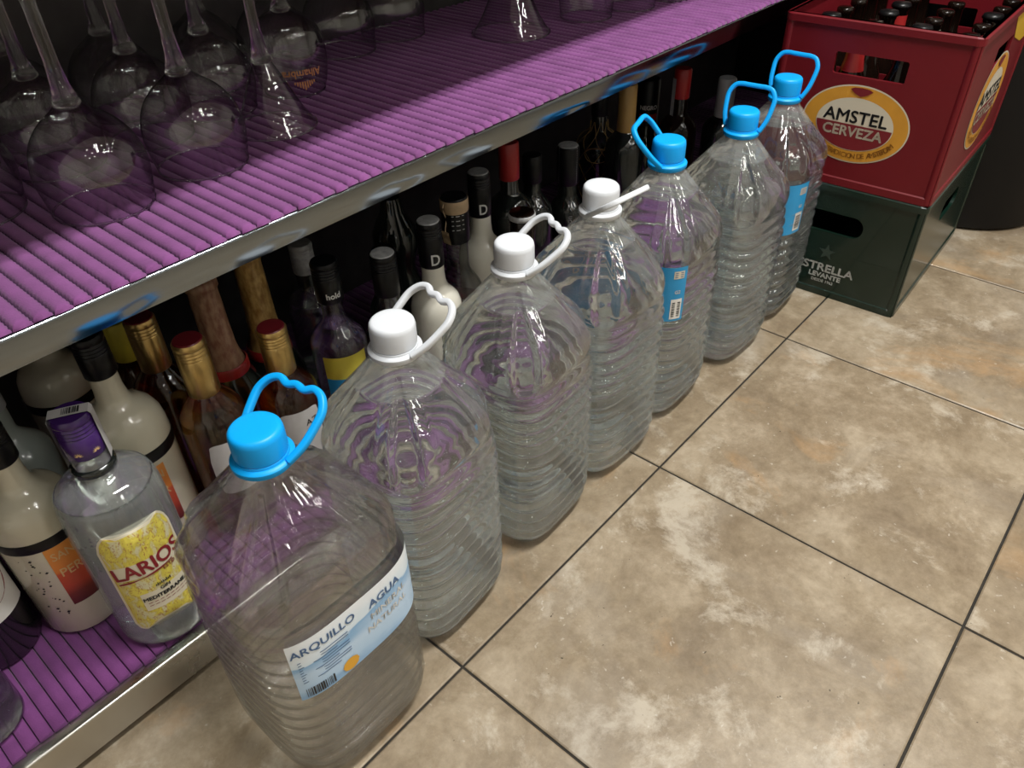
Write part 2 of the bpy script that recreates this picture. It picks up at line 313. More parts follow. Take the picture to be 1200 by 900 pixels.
class G:
    def __init__(s): s.V = []; s.F = []; s.UV = []
    def add(s, V, F):
        n = len(s.V); s.V += [tuple(v) for v in V]; s.F += [tuple(i + n for i in f) for f in F]; return s
    def box(s, x0, x1, y0, y1, z0, z1):
        return s.add([(x0, y0, z0), (x1, y0, z0), (x1, y1, z0), (x0, y1, z0), (x0, y0, z1), (x1, y0, z1), (x1, y1, z1), (x0, y1, z1)],
                     [(0, 3, 2, 1), (4, 5, 6, 7), (0, 1, 5, 4), (1, 2, 6, 5), (2, 3, 7, 6), (3, 0, 4, 7)])
    def extrude_x(s, prof, x0, x1):          # closed (y,z) profile, counter-clockwise seen from +x
        n = len(prof)
        V = [(x0, y, z) for y, z in prof] + [(x1, y, z) for y, z in prof]
        F = [(i, (i + 1) % n, (i + 1) % n + n, i + n) for i in range(n)] + [tuple(range(n - 1, -1, -1)), tuple(range(n, 2 * n))]
        return s.add(V, F)
    def lathe(s, prof, n=40, rmod=None):     # (r,z) from bottom to top; r=0 ends close
        base = len(s.V); rows = []
        for r, z in prof:
            if r < 1e-6: rows.append([len(s.V)]); s.V.append((0, 0, z))
            else:
                rows.append(list(range(len(s.V), len(s.V) + n)))
                for k in range(n):
                    a = 2 * pi * k / n; q = r + (rmod(a, z) if rmod else 0)
                    s.V.append((q * cos(a), q * sin(a), z))
        for A, B in zip(rows, rows[1:]):
            for k in range(n):
                k2 = (k + 1) % n
                if len(A) == 1 and len(B) == 1: continue
                if len(A) == 1: s.F.append((A[0], B[k2], B[k]))
                elif len(B) == 1: s.F.append((A[k], A[k2], B[0]))
                else: s.F.append((A[k], A[k2], B[k2], B[k]))
        return s
    def tube(s, pts, r, n=8, closed=False):
        pts = [Vector(p) for p in pts]; m = len(pts); rings = []
        for i, p in enumerate(pts):
            a = pts[(i - 1) % m] if (closed or i) else p; b = pts[(i + 1) % m] if (closed or i < m - 1) else p
            d = (b - a).normalized(); u = d.cross(Vector((0, 0, 1)))
            if u.length < 1e-3: u = Vector((1, 0, 0))
            u.normalize(); w = d.cross(u)
            rings.append(len(s.V))
            for k in range(n):
                t = 2 * pi * k / n; s.V.append(tuple(p + r * (u * cos(t) + w * sin(t))))
        rr = rings + ([rings[0]] if closed else [])
        for A, B in zip(rr, rr[1:]):
            for k in range(n): s.F.append((A + k, A + (k + 1) % n, B + (k + 1) % n, B + k))
        return s
    def ribbon(s, pts, hw, hn, nrm):         # rounded strap along pts, half width hw across, half thickness hn along nrm
        nrm = Vector(nrm); pts = [Vector(p) for p in pts]; rings = []; N = 12
        for i, p in enumerate(pts):
            a = pts[max(i - 1, 0)]; b = pts[min(i + 1, len(pts) - 1)]; d = (b - a).normalized(); u = d.cross(nrm).normalized()
            rings.append(len(s.V))
            for k in range(N):
                t = 2 * pi * (k + .5) / N; cx, cz = cos(t), sin(t)
                fx = abs(cx) ** .5 * (1 if cx > 0 else -1); fz = abs(cz) ** .5 * (1 if cz > 0 else -1)
                s.V.append(tuple(p + u * hw * fx + nrm * hn * fz))
        for A, B in zip(rings, rings[1:]):
            for k in range(N): s.F.append((A + k, A + (k + 1) % N, B + (k + 1) % N, B + k))
        s.F.append(tuple(range(rings[0] + N - 1, rings[0] - 1, -1))); s.F.append(tuple(range(rings[-1], rings[-1] + N)))
        return s
    def build(s, name, mat, parent=None, smooth=True, sharp=None):
        o = mesh(name, s.V, s.F, mat, parent, smooth)
        if sharp: autosmooth(o, sharp)
        return o
def spline(P, sub=6):
    R = []
    for i in range(len(P) - 1):
        p0 = P[max(i - 1, 0)]; p1 = P[i]; p2 = P[i + 1]; p3 = P[min(i + 2, len(P) - 1)]
        for k in range(sub):
            t = k / sub
            R.append(tuple(0.5 * (2 * b + (c - a) * t + (2 * a - 5 * b + 4 * c - d) * t * t + (3 * b - a - 3 * c + d) * t ** 3) for a, b, c, d in zip(p0, p1, p2, p3)))
    R.append(tuple(P[-1])); return R
def text_geo(s, size, bold=0.0, shear=0.0, squash=1.0, spacing=1.0):
    cu = bpy.data.curves.new('lettering', 'FONT'); cu.body = s; cu.size = size; cu.shear = shear
    cu.align_x = 'CENTER'; cu.align_y = 'CENTER'; cu.resolution_u = 3; cu.space_character = spacing
    o = bpy.data.objects.new('lettering', cu); COL.objects.link(o)
    bpy.context.view_layer.update()
    me = bpy.data.meshes.new_from_object(o)
    V = [(v.co.x * squash, v.co.y) for v in me.vertices]; F = [tuple(p.vertices) for p in me.polygons]
    bpy.data.objects.remove(o); bpy.data.meshes.remove(me)
    if bold:                                  # heavier strokes: the same outline a hair apart
        V0, F0, n = V, F, len(V); V = []; F = []
        for k, (dx, dy) in enumerate(((0, 0), (bold, 0), (-bold, 0), (0, bold), (0, -bold))):
            V += [(x + dx, y + dy) for x, y in V0]; F += [tuple(i + k * n for i in f) for f in F0]
    return V, F
def text_on(fn, s, size, mat, parent, name='lettering', u0=0.0, v0=0.0, rot=0.0, **kw):
    V, F = text_geo(s, size, **kw); c, q = cos(rot), sin(rot)
    return mesh(name, [fn(u0 + x * c - y * q, v0 + x * q + y * c) for x, y in V], F, mat, parent, False)
def cyl(r, ang, zc):                          # u = arc length, v = height, on a round bottle's outside
    return lambda u, v: (r * cos(ang + u / r), r * sin(ang + u / r), zc + v)
def patch(fn, w, h, mat, parent, name='label', nu=16, nv=4, round_=0.0):
    V = []; UV = []; F = []
    for j in range(nv + 1):
        for i in range(nu + 1):
            a = i / nu; b = j / nv; x = (a - .5) * w; y = (b - .5) * h
            if round_:
                ex = max(abs(x) - (w / 2 - round_), 0); ey = max(abs(y) - (h / 2 - round_), 0)
                d = sqrt(ex * ex + ey * ey)
                if d > round_: k = round_ / d; x = math.copysign(w / 2 - round_ + ex * k, x); y = math.copysign(h / 2 - round_ + ey * k, y)
            V.append(fn(x, y)); UV.append((a, b))
    for j in range(nv):
        for i in range(nu):
            q = j * (nu + 1) + i; F.append((q, q + 1, q + nu + 2, q + nu + 1))
    return mesh(name, V, F, mat, parent, True, UV)
def bars(fn, u0, v0, w, h, n, mat, parent, name='barcode', seed=1):
    rd = random.Random(seed); V = []; F = []; x = -w / 2
    while x < w / 2:
        b = rd.choice((.5, 1, 1.6)) * w / n
        q = len(V); V += [fn(u0 + x, v0 - h / 2), fn(u0 + x + b, v0 - h / 2), fn(u0 + x + b, v0 + h / 2), fn(u0 + x, v0 + h / 2)]; F.append((q, q + 1, q + 2, q + 3))
        x += b + rd.choice((.5, .8, 1.2)) * w / n
    return mesh(name, V, F, mat, parent, False)
def copy_tree(o, parent=None):
    c = o.copy(); COL.objects.link(c)
    if parent: c.parent = parent
    for ch in list(o.children): copy_tree(ch, c)
    return c

# ------------------------------------------------------------------ the room
floor = tag(bpy.data.objects.new('floor', None), kind='structure'); COL.objects.link(floor)
G().box(-2.12, 3.52, -3.80, 0.70, -0.03, -0.0022).build('grout_bed', 'grout', floor, False)
def tile_mesh():
    h = S / 2 - 0.0016; b = 0.0016; V = []
    for z, e in ((-0.012, 0), (-b * .7, 0), (0, b)):
        V += [(-h + e, -h + e, z), (h - e, -h + e, z), (h - e, h - e, z), (-h + e, h - e, z)]
    F = [(8, 9, 10, 11)]
    for k in (0, 4):
        for i in range(4): F.append((k + i, k + (i + 1) % 4, k + 4 + (i + 1) % 4, k + 4 + i))
    me = bpy.data.meshes.new('tile'); me.from_pydata(V, [], F); me.materials.append(M['tile']); me.update(); return me
tm = tile_mesh()
for i in range(-5, 8):
    for j in range(-9, 2):
        o = bpy.data.objects.new('tile', tm); COL.objects.link(o); o.parent = floor
        o.location = ((i + .5) * S, (j + .5) * S, 0.0004 * random.uniform(-1, 1))
def slab(name, *b, mat='wall'): return tag(G().box(*b).build(name, mat, None, False), kind='structure')
slab('wall_back', -2.2, 3.6, 0.70, 0.78, 0, 2.5)
slab('wall_front', -2.2, 3.6, -3.88, -3.80, 0, 2.5)
slab('wall_left', -2.2, -2.12, -3.80, 0.70, 0, 2.5)
slab('wall_right', 3.52, 3.6, -3.80, 0.70, 0, 2.5)
slab('ceiling', -2.2, 3.6, -3.88, 0.78, 2.5, 2.58, mat='ceiling')

# ------------------------------------------------------------------ shelving
X0, X1, YF, YB = -0.95, 1.80, 0.215, 0.64
counter = thing('bar_counter', (0, 0.4, 0), 'dark bar counter whose body holds the two steel shelves', 'counter')
def P_(o, par): o.parent = par; o.matrix_parent_inverse = Matrix.Translation(-par.location); return o
P_(G().box(X0, X1, YB, YB + .02, 0, .80).build('back_panel', 'dark_panel', None, False), counter)
P_(G().box(X0 - .02, X0, YF + .02, YB + .02, 0, .80).build('side_panel', 'dark_panel', None, False), counter)
P_(G().box(X1, X1 + .02, YF + .02, YB + .02, 0, .80).build('side_panel', 'dark_panel', None, False), counter)
P_(G().box(X0, X1, YF + .022, YF + .03, 0, .052).build('toe_kick', 'dark_panel', None, False), counter)
P_(G().box(X0 - .02, X1 + .02, .19, YB + .02, .80, .84).build('worktop', 'counter', None, False), counter)

def shelf(name, label, ztop, zlip, mat, board):
    t = thing(name, (0.4, 0.4, board), label, 'shelf')
    P_(G().box(X0, X1, YF + .004, YB, board - .012, board).build('shelf_board', mat, None, False), t)
    r = .003
    prof = [(YF + .0011, zlip), (YF + .003, zlip - .001), (YF + .006, zlip - .001), (YF + .006, board - .012), (YF + .012, board - .012), (YF + .012, ztop - .001)]
    prof += [(YF + .007, ztop - .0003), (YF + r + r * cos(radians(90)), ztop)] + [(YF + r - r * sin(radians(a)), ztop - r + r * cos(radians(a))) for a in (30, 55, 80)]
    prof.reverse()
    o = G().extrude_x(prof, X0, X1).build('front_lip', mat, None, True, 40); P_(o, t)
    return t
up_shelf = shelf('steel_shelf', 'upper polished steel shelf with purple liner and upturned glasses', .4725, .4450, 'steel', .4690)
low_shelf = shelf('steel_shelf', 'lower worn steel shelf close to the floor, holding the spirit bottles', .0605, .0125, 'steel_low', .0570)

def liner(name, label, x0, x1, y0, y1, z0, h, pitch, mat, flat, seg):
    """ridged foam liner: ridges run front to back, slightly beaded, dashes of dark gap between"""
    n = int((x1 - x0) / pitch); V = []; F = []
    prof = [(-.5, 0), (-.46, .5), (-.32, .86), (-.12, 1.0), (.12, 1.0), (.32, .86), (.46, .5), (.5, 0)] if not flat else [(-.5, 0), (-.47, .8), (-.44, 1.0), (.44, 1.0), (.47, .8), (.5, 0)]
    m = len(prof)
    for i in range(n):
        xc = x0 + (i + .5) * pitch; b = len(V)
        dz = random.uniform(-.0004, .0004)
        yy0 = y0 + random.uniform(-.0015, .0015)
        for j in range(seg + 1):
            y = yy0 + (y1 - yy0) * j / seg
            e = 1.0 if flat else (1 - .10 * (j % 2))
            if j == 0: e *= .82
            for px, pz in prof: V.append((xc + px * pitch * (.97 if flat else (1.0 - .20 * (j % 2))), y, z0 + pz * (h * e + dz)))
        for j in range(seg):
            for k in range(m - 1):
                q = b + j * m + k; F.append((q, q + 1, q + m + 1, q + m))
        F.append(tuple(b + k for k in range(m - 1, -1, -1)))
    t = thing(name, ((x0 + x1) / 2, (y0 + y1) / 2, z0), label, 'shelf liner')
    P_(mesh('ridges', V, F, mat, None, True), t); P_(G().box(x0, x1, y0 + .002, y1, z0 - .0005, z0 + .0016).build('backing', 'foam_gap', None, False), t)
    return t
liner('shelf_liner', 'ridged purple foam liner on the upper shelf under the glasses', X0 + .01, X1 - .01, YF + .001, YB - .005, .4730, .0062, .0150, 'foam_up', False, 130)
liner('shelf_liner', 'grooved purple liner on the lower shelf under the spirit bottles', X0 + .01, X1 - .01, YF + .016, YB - .005, .0575, .0070, .0135, 'foam_shaded', True, 6)
ZL, ZU = .0648, .4794                        # liner tops

# ------------------------------------------------------------------ big water jugs
CORN = [pi / 4 + k * pi / 2 for k in range(4)]
def smooth(a, b, x):
    t = min(max((x - a) / (b - a), 0), 1); return t * t * (3 - 2 * t)
PROF = [(0, .058), (.004, .066), (.012, .0735), (.022, .0775), (.05, .0785), (.24, .0785), (.272, .0780), (.288, .0755), (.302, .0690), (.316, .0585), (.331, .0470), (.346, .0345), (.356, .0265), (.3625, .0215), (.374, .0205)]
def prof_r(z):
    for (a, ra), (b, rb) in zip(PROF, PROF[1:]):
        if z <= b:
            t = (z - a) / (b - a); return ra + (rb - ra) * t
    return PROF[-1][1]
def prof_s(z): return (prof_r(max(z - .004, 0)) + 2 * prof_r(z) + prof_r(min(z + .004, .374))) / 4
def supn(a, n): return 1.0 / (abs(cos(a)) ** n + abs(sin(a)) ** n) ** (1.0 / n)
def jug_r(a, z, k=1.0, ribs=1.0, seed=0.0, env=False):
    n = 3.8 - 1.8 * smooth(.275, .340, z)
    r = prof_s(z) * k * supn(a, n)
    if env: return r + .0022
    w = smooth(.018, .035, z) * (1 - smooth(.215, .245, z))
    ph = 2 * pi * z / .0185 + .9 * sin(2 * a + 1 + seed) + .55 * sin(3 * a + 2.2 * seed) + .35 * sin(5 * a + 40 * z)
    s = sin(ph); r += ribs * w * .0030 * (s * (1.25 - .25 * s * s))
    r -= ribs * .0022 * exp(-((z - .252) / .006) ** 2)                    # waist groove under the shoulder panel
    for c in CORN:
        d = (a - c + pi) % (2 * pi) - pi; sx = d * r
        if abs(sx) < .05:
            wz = .0035 + .0135 * smooth(.352, .29, z) * (1 if z > .275 else sqrt(max(0, 1 - ((.275 - z) / .022) ** 2)))
            if .253 < z < .354:
                q = abs(sx) / wz
                r -= .0058 * (1 - smooth(.62, 1.0, q)) * smooth(.253, .262, z) * (1 - smooth(.346, .354, z))
                r += .0012 * exp(-((q - 1.12) / .16) ** 2) * smooth(.262, .275, z) * (1 - smooth(.346, .354, z))
    for c in CORN:                                                       # fine ridges running up the shoulder
        for off in (-.42, .42):
            d = (a - c - off + pi) % (2 * pi) - pi; sx = d * r
            r += .0011 * exp(-(sx / .0022) ** 2) * smooth(.262, .29, z) * (1 - smooth(.345, .353, z))
    r += .0016 * exp(-((z - .006) / .004) ** 2) * cos(8 * a)             # petal foot
    return r
ZN = .374
def zlist(z0, z1, fine=.0023):
    n = int((z1 - z0) / fine); return [z0 + (z1 - z0) * i / n for i in range(n + 1)]
def jug_shell(name, k, seed, inset, z0, z1, closed_top=None, N=168, ribs=1.0, flip=False):
    zs = zlist(z0, z1); V = []; F = []
    for z in zs:
        for i in range(N):
            a = 2 * pi * i / N; r = jug_r(a, z, k, ribs, seed) - inset; V.append((r * cos(a), r * sin(a), z))
    for j in range(len(zs) - 1):
        for i in range(N):
            i2 = (i + 1) % N; F.append((j * N + i, j * N + i2, (j + 1) * N + i2, (j + 1) * N + i))
    def fan(row, z, up, rad):
        nonlocal V, F
        prev = list(range(row * N, row * N + N))
        for f, dz in rad:
            cur = list(range(len(V), len(V) + N))
            for i in range(N): p = V[row * N + i]; V.append((p[0] * f, p[1] * f, z + dz))
            for i in range(N):
                i2 = (i + 1) % N; F.append((prev[i], prev[i2], cur[i2], cur[i]) if up else (prev[i2], prev[i], cur[i], cur[i2]))
            prev = cur
        c = len(V); V.append((0, 0, z + rad[-1][1]))
        for i in range(N):
            i2 = (i + 1) % N; F.append((prev[i], prev[i2], c) if up else (prev[i2], prev[i], c))
    fan(0, z0, False, [(.9, .0), (.72, .005), (.45, .010), (.15, .012)])
    if closed_top: fan(len(zs) - 1, z1, True, [(.95, 0), (.5, 0), (.1, 0)])
    return V, F
def make_cap(mat, parent):
    g = G(); kn = lambda a, z: (.0002 * (1 if int(round(a / (2 * pi) * 120)) % 2 else -1)) if .376 < z < .393 else 0
    g.lathe([(.0195, .3728), (.0216, .3732), (.0219, .3755), (.0217, .3915), (.0211, .3955), (.0195, .3974), (.0176, .3979), (.0120, .3980), (0, .3980)], 120, kn)
    return g.build('cap', mat, parent, True, 40)
def make_ring(mat, parent):
    g = G().lathe([(.0205, .3630), (.0245, .3620), (.0260, .3638), (.0260, .3680), (.0246, .3696), (.0224, .3702), (.0221, .3722), (.0205, .3725)], 72)
    o = g.build('tamper_ring', mat, parent, True, 40)
    return o
LOOP = [(-.0270, .004), (-.0295, .018), (-.0320, .033), (-.0318, .044), (-.0260, .0530), (-.0170, .0565), (-.0085, .0535), (0, .0555), (.0085, .0535), (.0170, .0565), (.0260, .0530), (.0318, .044), (.0320, .033), (.0295, .018), (.0270, .004)]
def make_handle(mat, parent, yaw, tilt, sc, wavy=1.0):
    a, b = radians(yaw), radians(tilt)
    o_ = Vector((cos(a) * cos(b), sin(a) * cos(b), sin(b))); h_ = Vector((-sin(a), cos(a), 0)); n_ = h_.cross(o_)
    L = [(u * 1.06 if abs(v) > .01 else u * .93, v if wavy > .5 or abs(u) > .02 else .0555) for u, v in LOOP]
    P2 = spline(L, 5); pts = []
    for u, v in P2:
        s = 1 + (sc - 1) * min(v / .03, 1); pts.append(Vector((0, 0, .3660)) + h_ * u + o_ * v * s)
    return G().ribbon(pts, .0031, .0033, n_).build('carry_handle', mat, parent, True, 50)
SHELL = {}
def jug(idx, cx, cy_, hz, k, mat, yaw, tilt, sc, wavy, rz, water, label, lab=None):
    t = thing('water_jug', (cx * S, cy_ * S, 0), label, 'water bottle', 0, 'large water jugs in a row on the floor')
    sz = hz * S / .398
    seed = (idx * 1.37) % 3
    if water:
        if 'b' not in SHELL:
            SHELL['b'] = jug_shell('b', 1.0, 0.4, 0, .0006, ZN)
            SHELL['w'] = jug_shell('w', 1.0, 0.4, .0007, .0016, .333, True)
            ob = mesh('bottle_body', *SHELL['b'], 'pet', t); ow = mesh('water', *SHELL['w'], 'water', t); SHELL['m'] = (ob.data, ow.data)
        else:
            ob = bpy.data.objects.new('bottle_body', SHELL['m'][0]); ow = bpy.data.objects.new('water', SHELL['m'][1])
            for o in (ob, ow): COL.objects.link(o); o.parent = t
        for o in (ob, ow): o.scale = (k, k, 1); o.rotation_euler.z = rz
    else:
        V, F = jug_shell('b', k, .9, 0, .0006, ZN); V2, F2 = jug_shell('i', k, .9, .0011, .0018, ZN, ribs=.55)
        n = len(V); N = 168
        nz = len(zlist(.0006, ZN)); nz2 = len(zlist(.0018, ZN))
        F = F + [tuple(i + n for i in reversed(f)) for f in F2]
        a0 = (nz - 1) * N; b0 = n + (nz2 - 1) * N
        F += [(a0 + i, a0 + (i + 1) % N, b0 + (i + 1) % N, b0 + i) for i in range(N)]
        ob = mesh('bottle_body', V + V2, F, 'pet_wall', t)
    make_cap(mat, t); make_ring(mat, t); make_handle(mat, t, yaw, tilt, sc, wavy)
    t.scale = (1, 1, sz)
    if lab:
        kind, a_right, w, zc, h = lab
        n = 3.8; R = .0785 * k
        # arc-length table of the rounded-square outline, measured from the label's right-hand end
        tab = []; s = 0; a = 0.0; prev = None; step = radians(1.0)
        while s < w + .03:
            ang = a_right + a if kind == 'wide' else a_right - a
            r = R * supn(ang, n) + .0034; pt = (r * cos(ang), r * sin(ang))
            if prev: s += sqrt((pt[0] - prev[0]) ** 2 + (pt[1] - prev[1]) ** 2)
            tab.append((s, pt)); prev = pt; a += step
        def fn(u, v):
            q = u + w / 2 if kind == 'wide' else w / 2 - u
            q = max(q, 0)
            for (s0, p0), (s1, p1) in zip(tab, tab[1:]):
                if q <= s1:
                    f = (q - s0) / (s1 - s0); x = p0[0] + (p1[0] - p0[0]) * f; y = p0[1] + (p1[1] - p0[1]) * f; break
            return (x, y, zc + v)
        def lift(d):
            def f2(u, v):
                x, y, z = fn(u, v); l = sqrt(x * x + y * y); return (x + x / l * d, y + y / l * d, z)
            return f2
        if kind == 'wide':
            p = patch(fn, w, h, 'blue_white', t, 'label', 48, 6); tag(p, 'pale blue printed label wrapped round the jug')
            f2 = lift(.0005)
            text_on(f2, 'ARQUILLO', .0135, 'ink_blue', p, u0=-w / 2 + .033, v0=.026, bold=.0002, squash=.95)
            text_on(f2, 'AGUA', .0135, 'ink_blue', p, u0=-w / 2 + .098, v0=.022, bold=.0003)
            text_on(f2, 'MINERAL', .0110, 'ink_white', p, u0=-w / 2 + .101, v0=.006, bold=.0002)
            text_on(f2, 'NATURAL', .0110, 'ink_white', p, u0=-w / 2 + .098, v0=-.008, bold=.0002)
            text_on(f2, '8L', .009, 'ink_blue', p, u0=-w / 2 + .155, v0=.0, bold=.0004)
            g = G()
            for r_ in range(9):
                ww = .048 - .012 * (r_ % 3 == 2); v = .0135 - r_ * .0037
                g.add([f2(-w / 2 + .006, v), f2(-w / 2 + .006 + ww / 2, v), f2(-w / 2 + .006 + ww, v), f2(-w / 2 + .006 + ww, v + .0010), f2(-w / 2 + .006 + ww / 2, v + .0010), f2(-w / 2 + .006, v + .0010)], [(0, 1, 4, 5), (1, 2, 3, 4)])
            g.build('small_print', 'ink_blue', p, False)
            bars(f2, -w / 2 + .019, -.031, .026, .012, 26, 'ink_black', p)
            V_, F_ = [], []
            for q in range(20): V_.append(lift(.0006)(-w / 2 + .050 + .009 * cos(q * pi / 10) * (.9 if q % 2 else 1), -.030 + .008 * sin(q * pi / 10)))
            mesh('yellow_badge', V_, [tuple(range(20))], 'orange_dot', p, False)
        else:
            p = patch(fn, w, h, 'blue_label', t, 'label', 40, 4); tag(p, 'blue label with a white barcode panel')
            f2 = lift(.0004); f3 = lift(.0008); ue = w / 2
            q = patch(lambda u, v: f2(ue - .012 + u, -.022 + v), .016, .031, 'paper', p, 'barcode_panel', 4, 2)
            g = G(); rd = random.Random(3); v = -.034
            while v < -.011:
                b_ = rd.choice((.0006, .0011, .0017)); g.add([f3(ue - .018, v), f3(ue - .006, v), f3(ue - .006, v + b_), f3(ue - .018, v + b_)], [(0, 1, 2, 3)]); v += b_ + rd.choice((.0007, .0012))
            g.build('barcode', 'ink_black', p, False)
            patch(lambda u, v: f2(ue - .012 + u, .030 + v), .015, .011, 'oval_cream', p, 'print_panel', 4, 2)
            gx = G()
            for r_ in range(3): gx.add([f3(ue - .018, .0265 + r_ * .003), f3(ue - .006, .0265 + r_ * .003), f3(ue - .006, .0277 + r_ * .003), f3(ue - .018, .0277 + r_ * .003)], [(0, 1, 2, 3)])
            gx.build('small_print', 'ink_blue', p, False)
            text_on(f2, 'G2', .007, 'ink_white', p, u0=ue - .012, v0=.004, bold=.0002)
            # big white zigzag print on the face turned to the next jug
            if w < .1: return t
            zz = G(); pts = [(-.5, .1), (-.38, -.25), (-.26, .2), (-.14, -.2), (-.02, .25), (.1, -.25), (.2, .1)]
            for (a0, b0), (a1, b1) in zip(pts, pts[1:]):
                for q in range(6):
                    f_, g_ = q / 6, (q + 1) / 6; ua, ub = (a0 + (a1 - a0) * f_) * w, (a0 + (a1 - a0) * g_) * w; va, vb = (b0 + (b1 - b0) * f_) * h, (b0 + (b1 - b0) * g_) * h
                    zz.add([f2(ua, va - .002), f2(ub, vb - .002), f2(ub, vb + .002), f2(ua, va + .002)], [(0, 1, 2, 3)])
            zz.build('zigzag_print', 'ink_white', p, False)
    return t
jug(1, -.272, .203, .955, 1.045, 'blue', 12, 36, 1.15, 1, 0.0, False, 'empty clear jug with a blue cap and pale blue label, nearest on the floor', ('wide', radians(229), .20, .205, .080))
jug(2, .133, .262, .962, .965, 'white', -12, 36, 1.15, 1, 0.06, True, 'full white-capped water jug right behind the empty blue-capped one')
jug(3, .57, .275, .972, .965, 'white', -24, 36, 1.15, 1, pi / 2 + .05, True, 'full white-capped water jug with handle loop raised, in the middle of the row')
jug(4, .962, .28, .985, .965, 'white', -96, 36, 1.05, 0, pi - .04, True, 'full white-capped water jug whose flat handle points sideways in edge view')
jug(5, 1.350, .295, .997, .965, 'blue', 108, 48, 1.15, 0, .04, True, 'full blue-capped water jug with handle tipped back toward the shelf', ('end', radians(237), .17, .222, .082))
jug(6, 1.80, .265, .970, .965, 'blue', 6, 66, 1.15, 0, pi / 2 - .03, True, 'full blue-capped water jug second from the crates, without a visible label')
jug(7, 2.185, .285, .985, .965, 'blue', 0, 66, 1.15, 0, pi + .05, True, 'full blue-capped water jug with blue barcode label, next to the crates', ('end', radians(249), .042, .217, .086))

# ------------------------------------------------------------------ crates
CR = radians(2.0); CX, CY = 2.425 * S, -.284 * S
def rrect(w, d, r, n=5):
    P = []
    for cx, cy_, a0 in ((w - r, r, -90), (w - r, d - r, 0), (r, d - r, 90), (r, r, 180)):
        for k in range(n + 1): a = radians(a0 + 90 * k / n); P.append((cx + r * cos(a), cy_ + r * sin(a)))
    return P
def crate_wall(hole, W_, H_, th, n=24):
    """flat wall in (u,v) with one hole (list of points round the hole centre), thickness th: V,F with w = depth"""
    def ray_out(a, hx, hy):
        c, s = cos(a), sin(a); t = 1e9
        if c > 1e-9: t = min(t, (W_ - hx) / c)
        if c < -1e-9: t = min(t, -hx / c)
        if s > 1e-9: t = min(t, (H_ - hy) / s)
        if s < -1e-9: t = min(t, -hy / s)
        return (hx + c * t, hy + s * t)
    hx = sum(p[0] for p in hole) / len(hole); hy = sum(p[1] for p in hole) / len(hole)
    A = sorted([(atan2(p[1] - hy, p[0] - hx), p) for p in hole])
    cor = [atan2(y - hy, x - hx) for x, y in ((0, 0), (W_, 0), (W_, H_), (0, H_))]
    def on_hole(a):
        m = len(A)
        for i in range(m):
            a0, p0 = A[i]; a1, p1 = A[(i + 1) % m]
            if i == m - 1: a1 += 2 * pi
            for aa in (a, a + 2 * pi):
                if a0 <= aa <= a1 + 1e-9:
                    d = (cos(a), sin(a)); e = (p1[0] - p0[0], p1[1] - p0[1]); q = (p0[0] - hx, p0[1] - hy)
                    den = d[0] * e[1] - d[1] * e[0]
                    if abs(den) < 1e-12: return p0
                    t = (q[0] * e[1] - q[1] * e[0]) / den; return (hx + d[0] * t, hy + d[1] * t)
        return A[0][1]
    angs = sorted([a for a, _ in A] + cor)
    I = [on_hole(a) for a in angs]; O = [ray_out(a, hx, hy) for a in angs]; m = len(angs)
    V = [(x, y, 0) for x, y in I] + [(x, y, 0) for x, y in O] + [(x, y, th) for x, y in I] + [(x, y, th) for x, y in O]
    F = []
    for i in range(m):
        j = (i + 1) % m
        F += [(i, m + i, m + j, j), (2 * m + j, 3 * m + j, 3 * m + i, 2 * m + i), (j, 2 * m + j, 2 * m + i, i), (m + i, 3 * m + i, 3 * m + j, m + j)]
    return V, F
def stadium(cx, cy_, w, h, r, n=6):
    return [(cx - w / 2 + x, cy_ - h / 2 + y) for x, y in rrect(w, h, r, n)]
def crate(name, label, z0, H, mat, hole_front, hole_side, L_=.40, D_=.29):
    t = thing(name, (CX, CY, z0), label, 'crate', CR)
    th = .006
    # front wall (local -x face): u runs from +y to -y so that text reads right
    def front(u, v, w): return (w, D_ - u, v)
    def back(u, v, w): return (L_ - w, u, v)
    def side(u, v, w): return (u, w, v)
    def side2(u, v, w): return (L_ - u, D_ - w, v)
    for nm, f, hole, ww in (('front_wall', front, hole_front, D_), ('back_wall', back, hole_front, D_), ('side_wall', side, hole_side, L_), ('side_wall', side2, hole_side, L_)):
        V, F = crate_wall(hole, ww, H, th); o = mesh(nm, [f(*v) for v in V], F, mat, t, False)
    G().box(.004, L_ - .004, .004, D_ - .004, 0.004, .010).build('base_plate', mat, t, False)
    # rounded rim and foot bands
    for nm, za, zb, e in (('rim', H - .012, H, .0035), ('foot_band', 0, .014, .0020)):
        g = G(); Po = rrect(L_ + 2 * e, D_ + 2 * e, .012); Pi = rrect(L_ - 2 * th, D_ - 2 * th, .006); n = len(Po); b = .002
        rows = [[(x - e, y - e, za) for x, y in Po], [(x - e, y - e, zb - b) for x, y in Po], [(x - e + (b if x < L_ / 2 else -b), y - e + (b if y < D_ / 2 else -b), zb) for x, y in Po], [(x + th, y + th, zb) for x, y in Pi], [(x + th, y + th, za) for x, y in Pi]]
        V = [p for r_ in rows for p in r_]; F = []
        for k in range(5):
            for i in range(n):
                j = (i + 1) % n; k2 = (k + 1) % 5; F.append((k * n + i, k * n + j, k2 * n + j, k2 * n + i))
        mesh(nm, V, F, mat, t, False)
    for x, y in ((0, 0), (L_, 0), (L_, D_), (0, D_)):
        o = G().lathe([(0, .002), (.0085, .002), (.0085, H - .004), (0, H - .004)], 16).build('corner_post', mat, t, True, 40)
        o.location = (x + (.0065 if x == 0 else -.0065), y + (.0065 if y == 0 else -.0065), 0)
    return t
GH = .5235 * S; RH = .632 * S; D_ = .29; L_ = .40
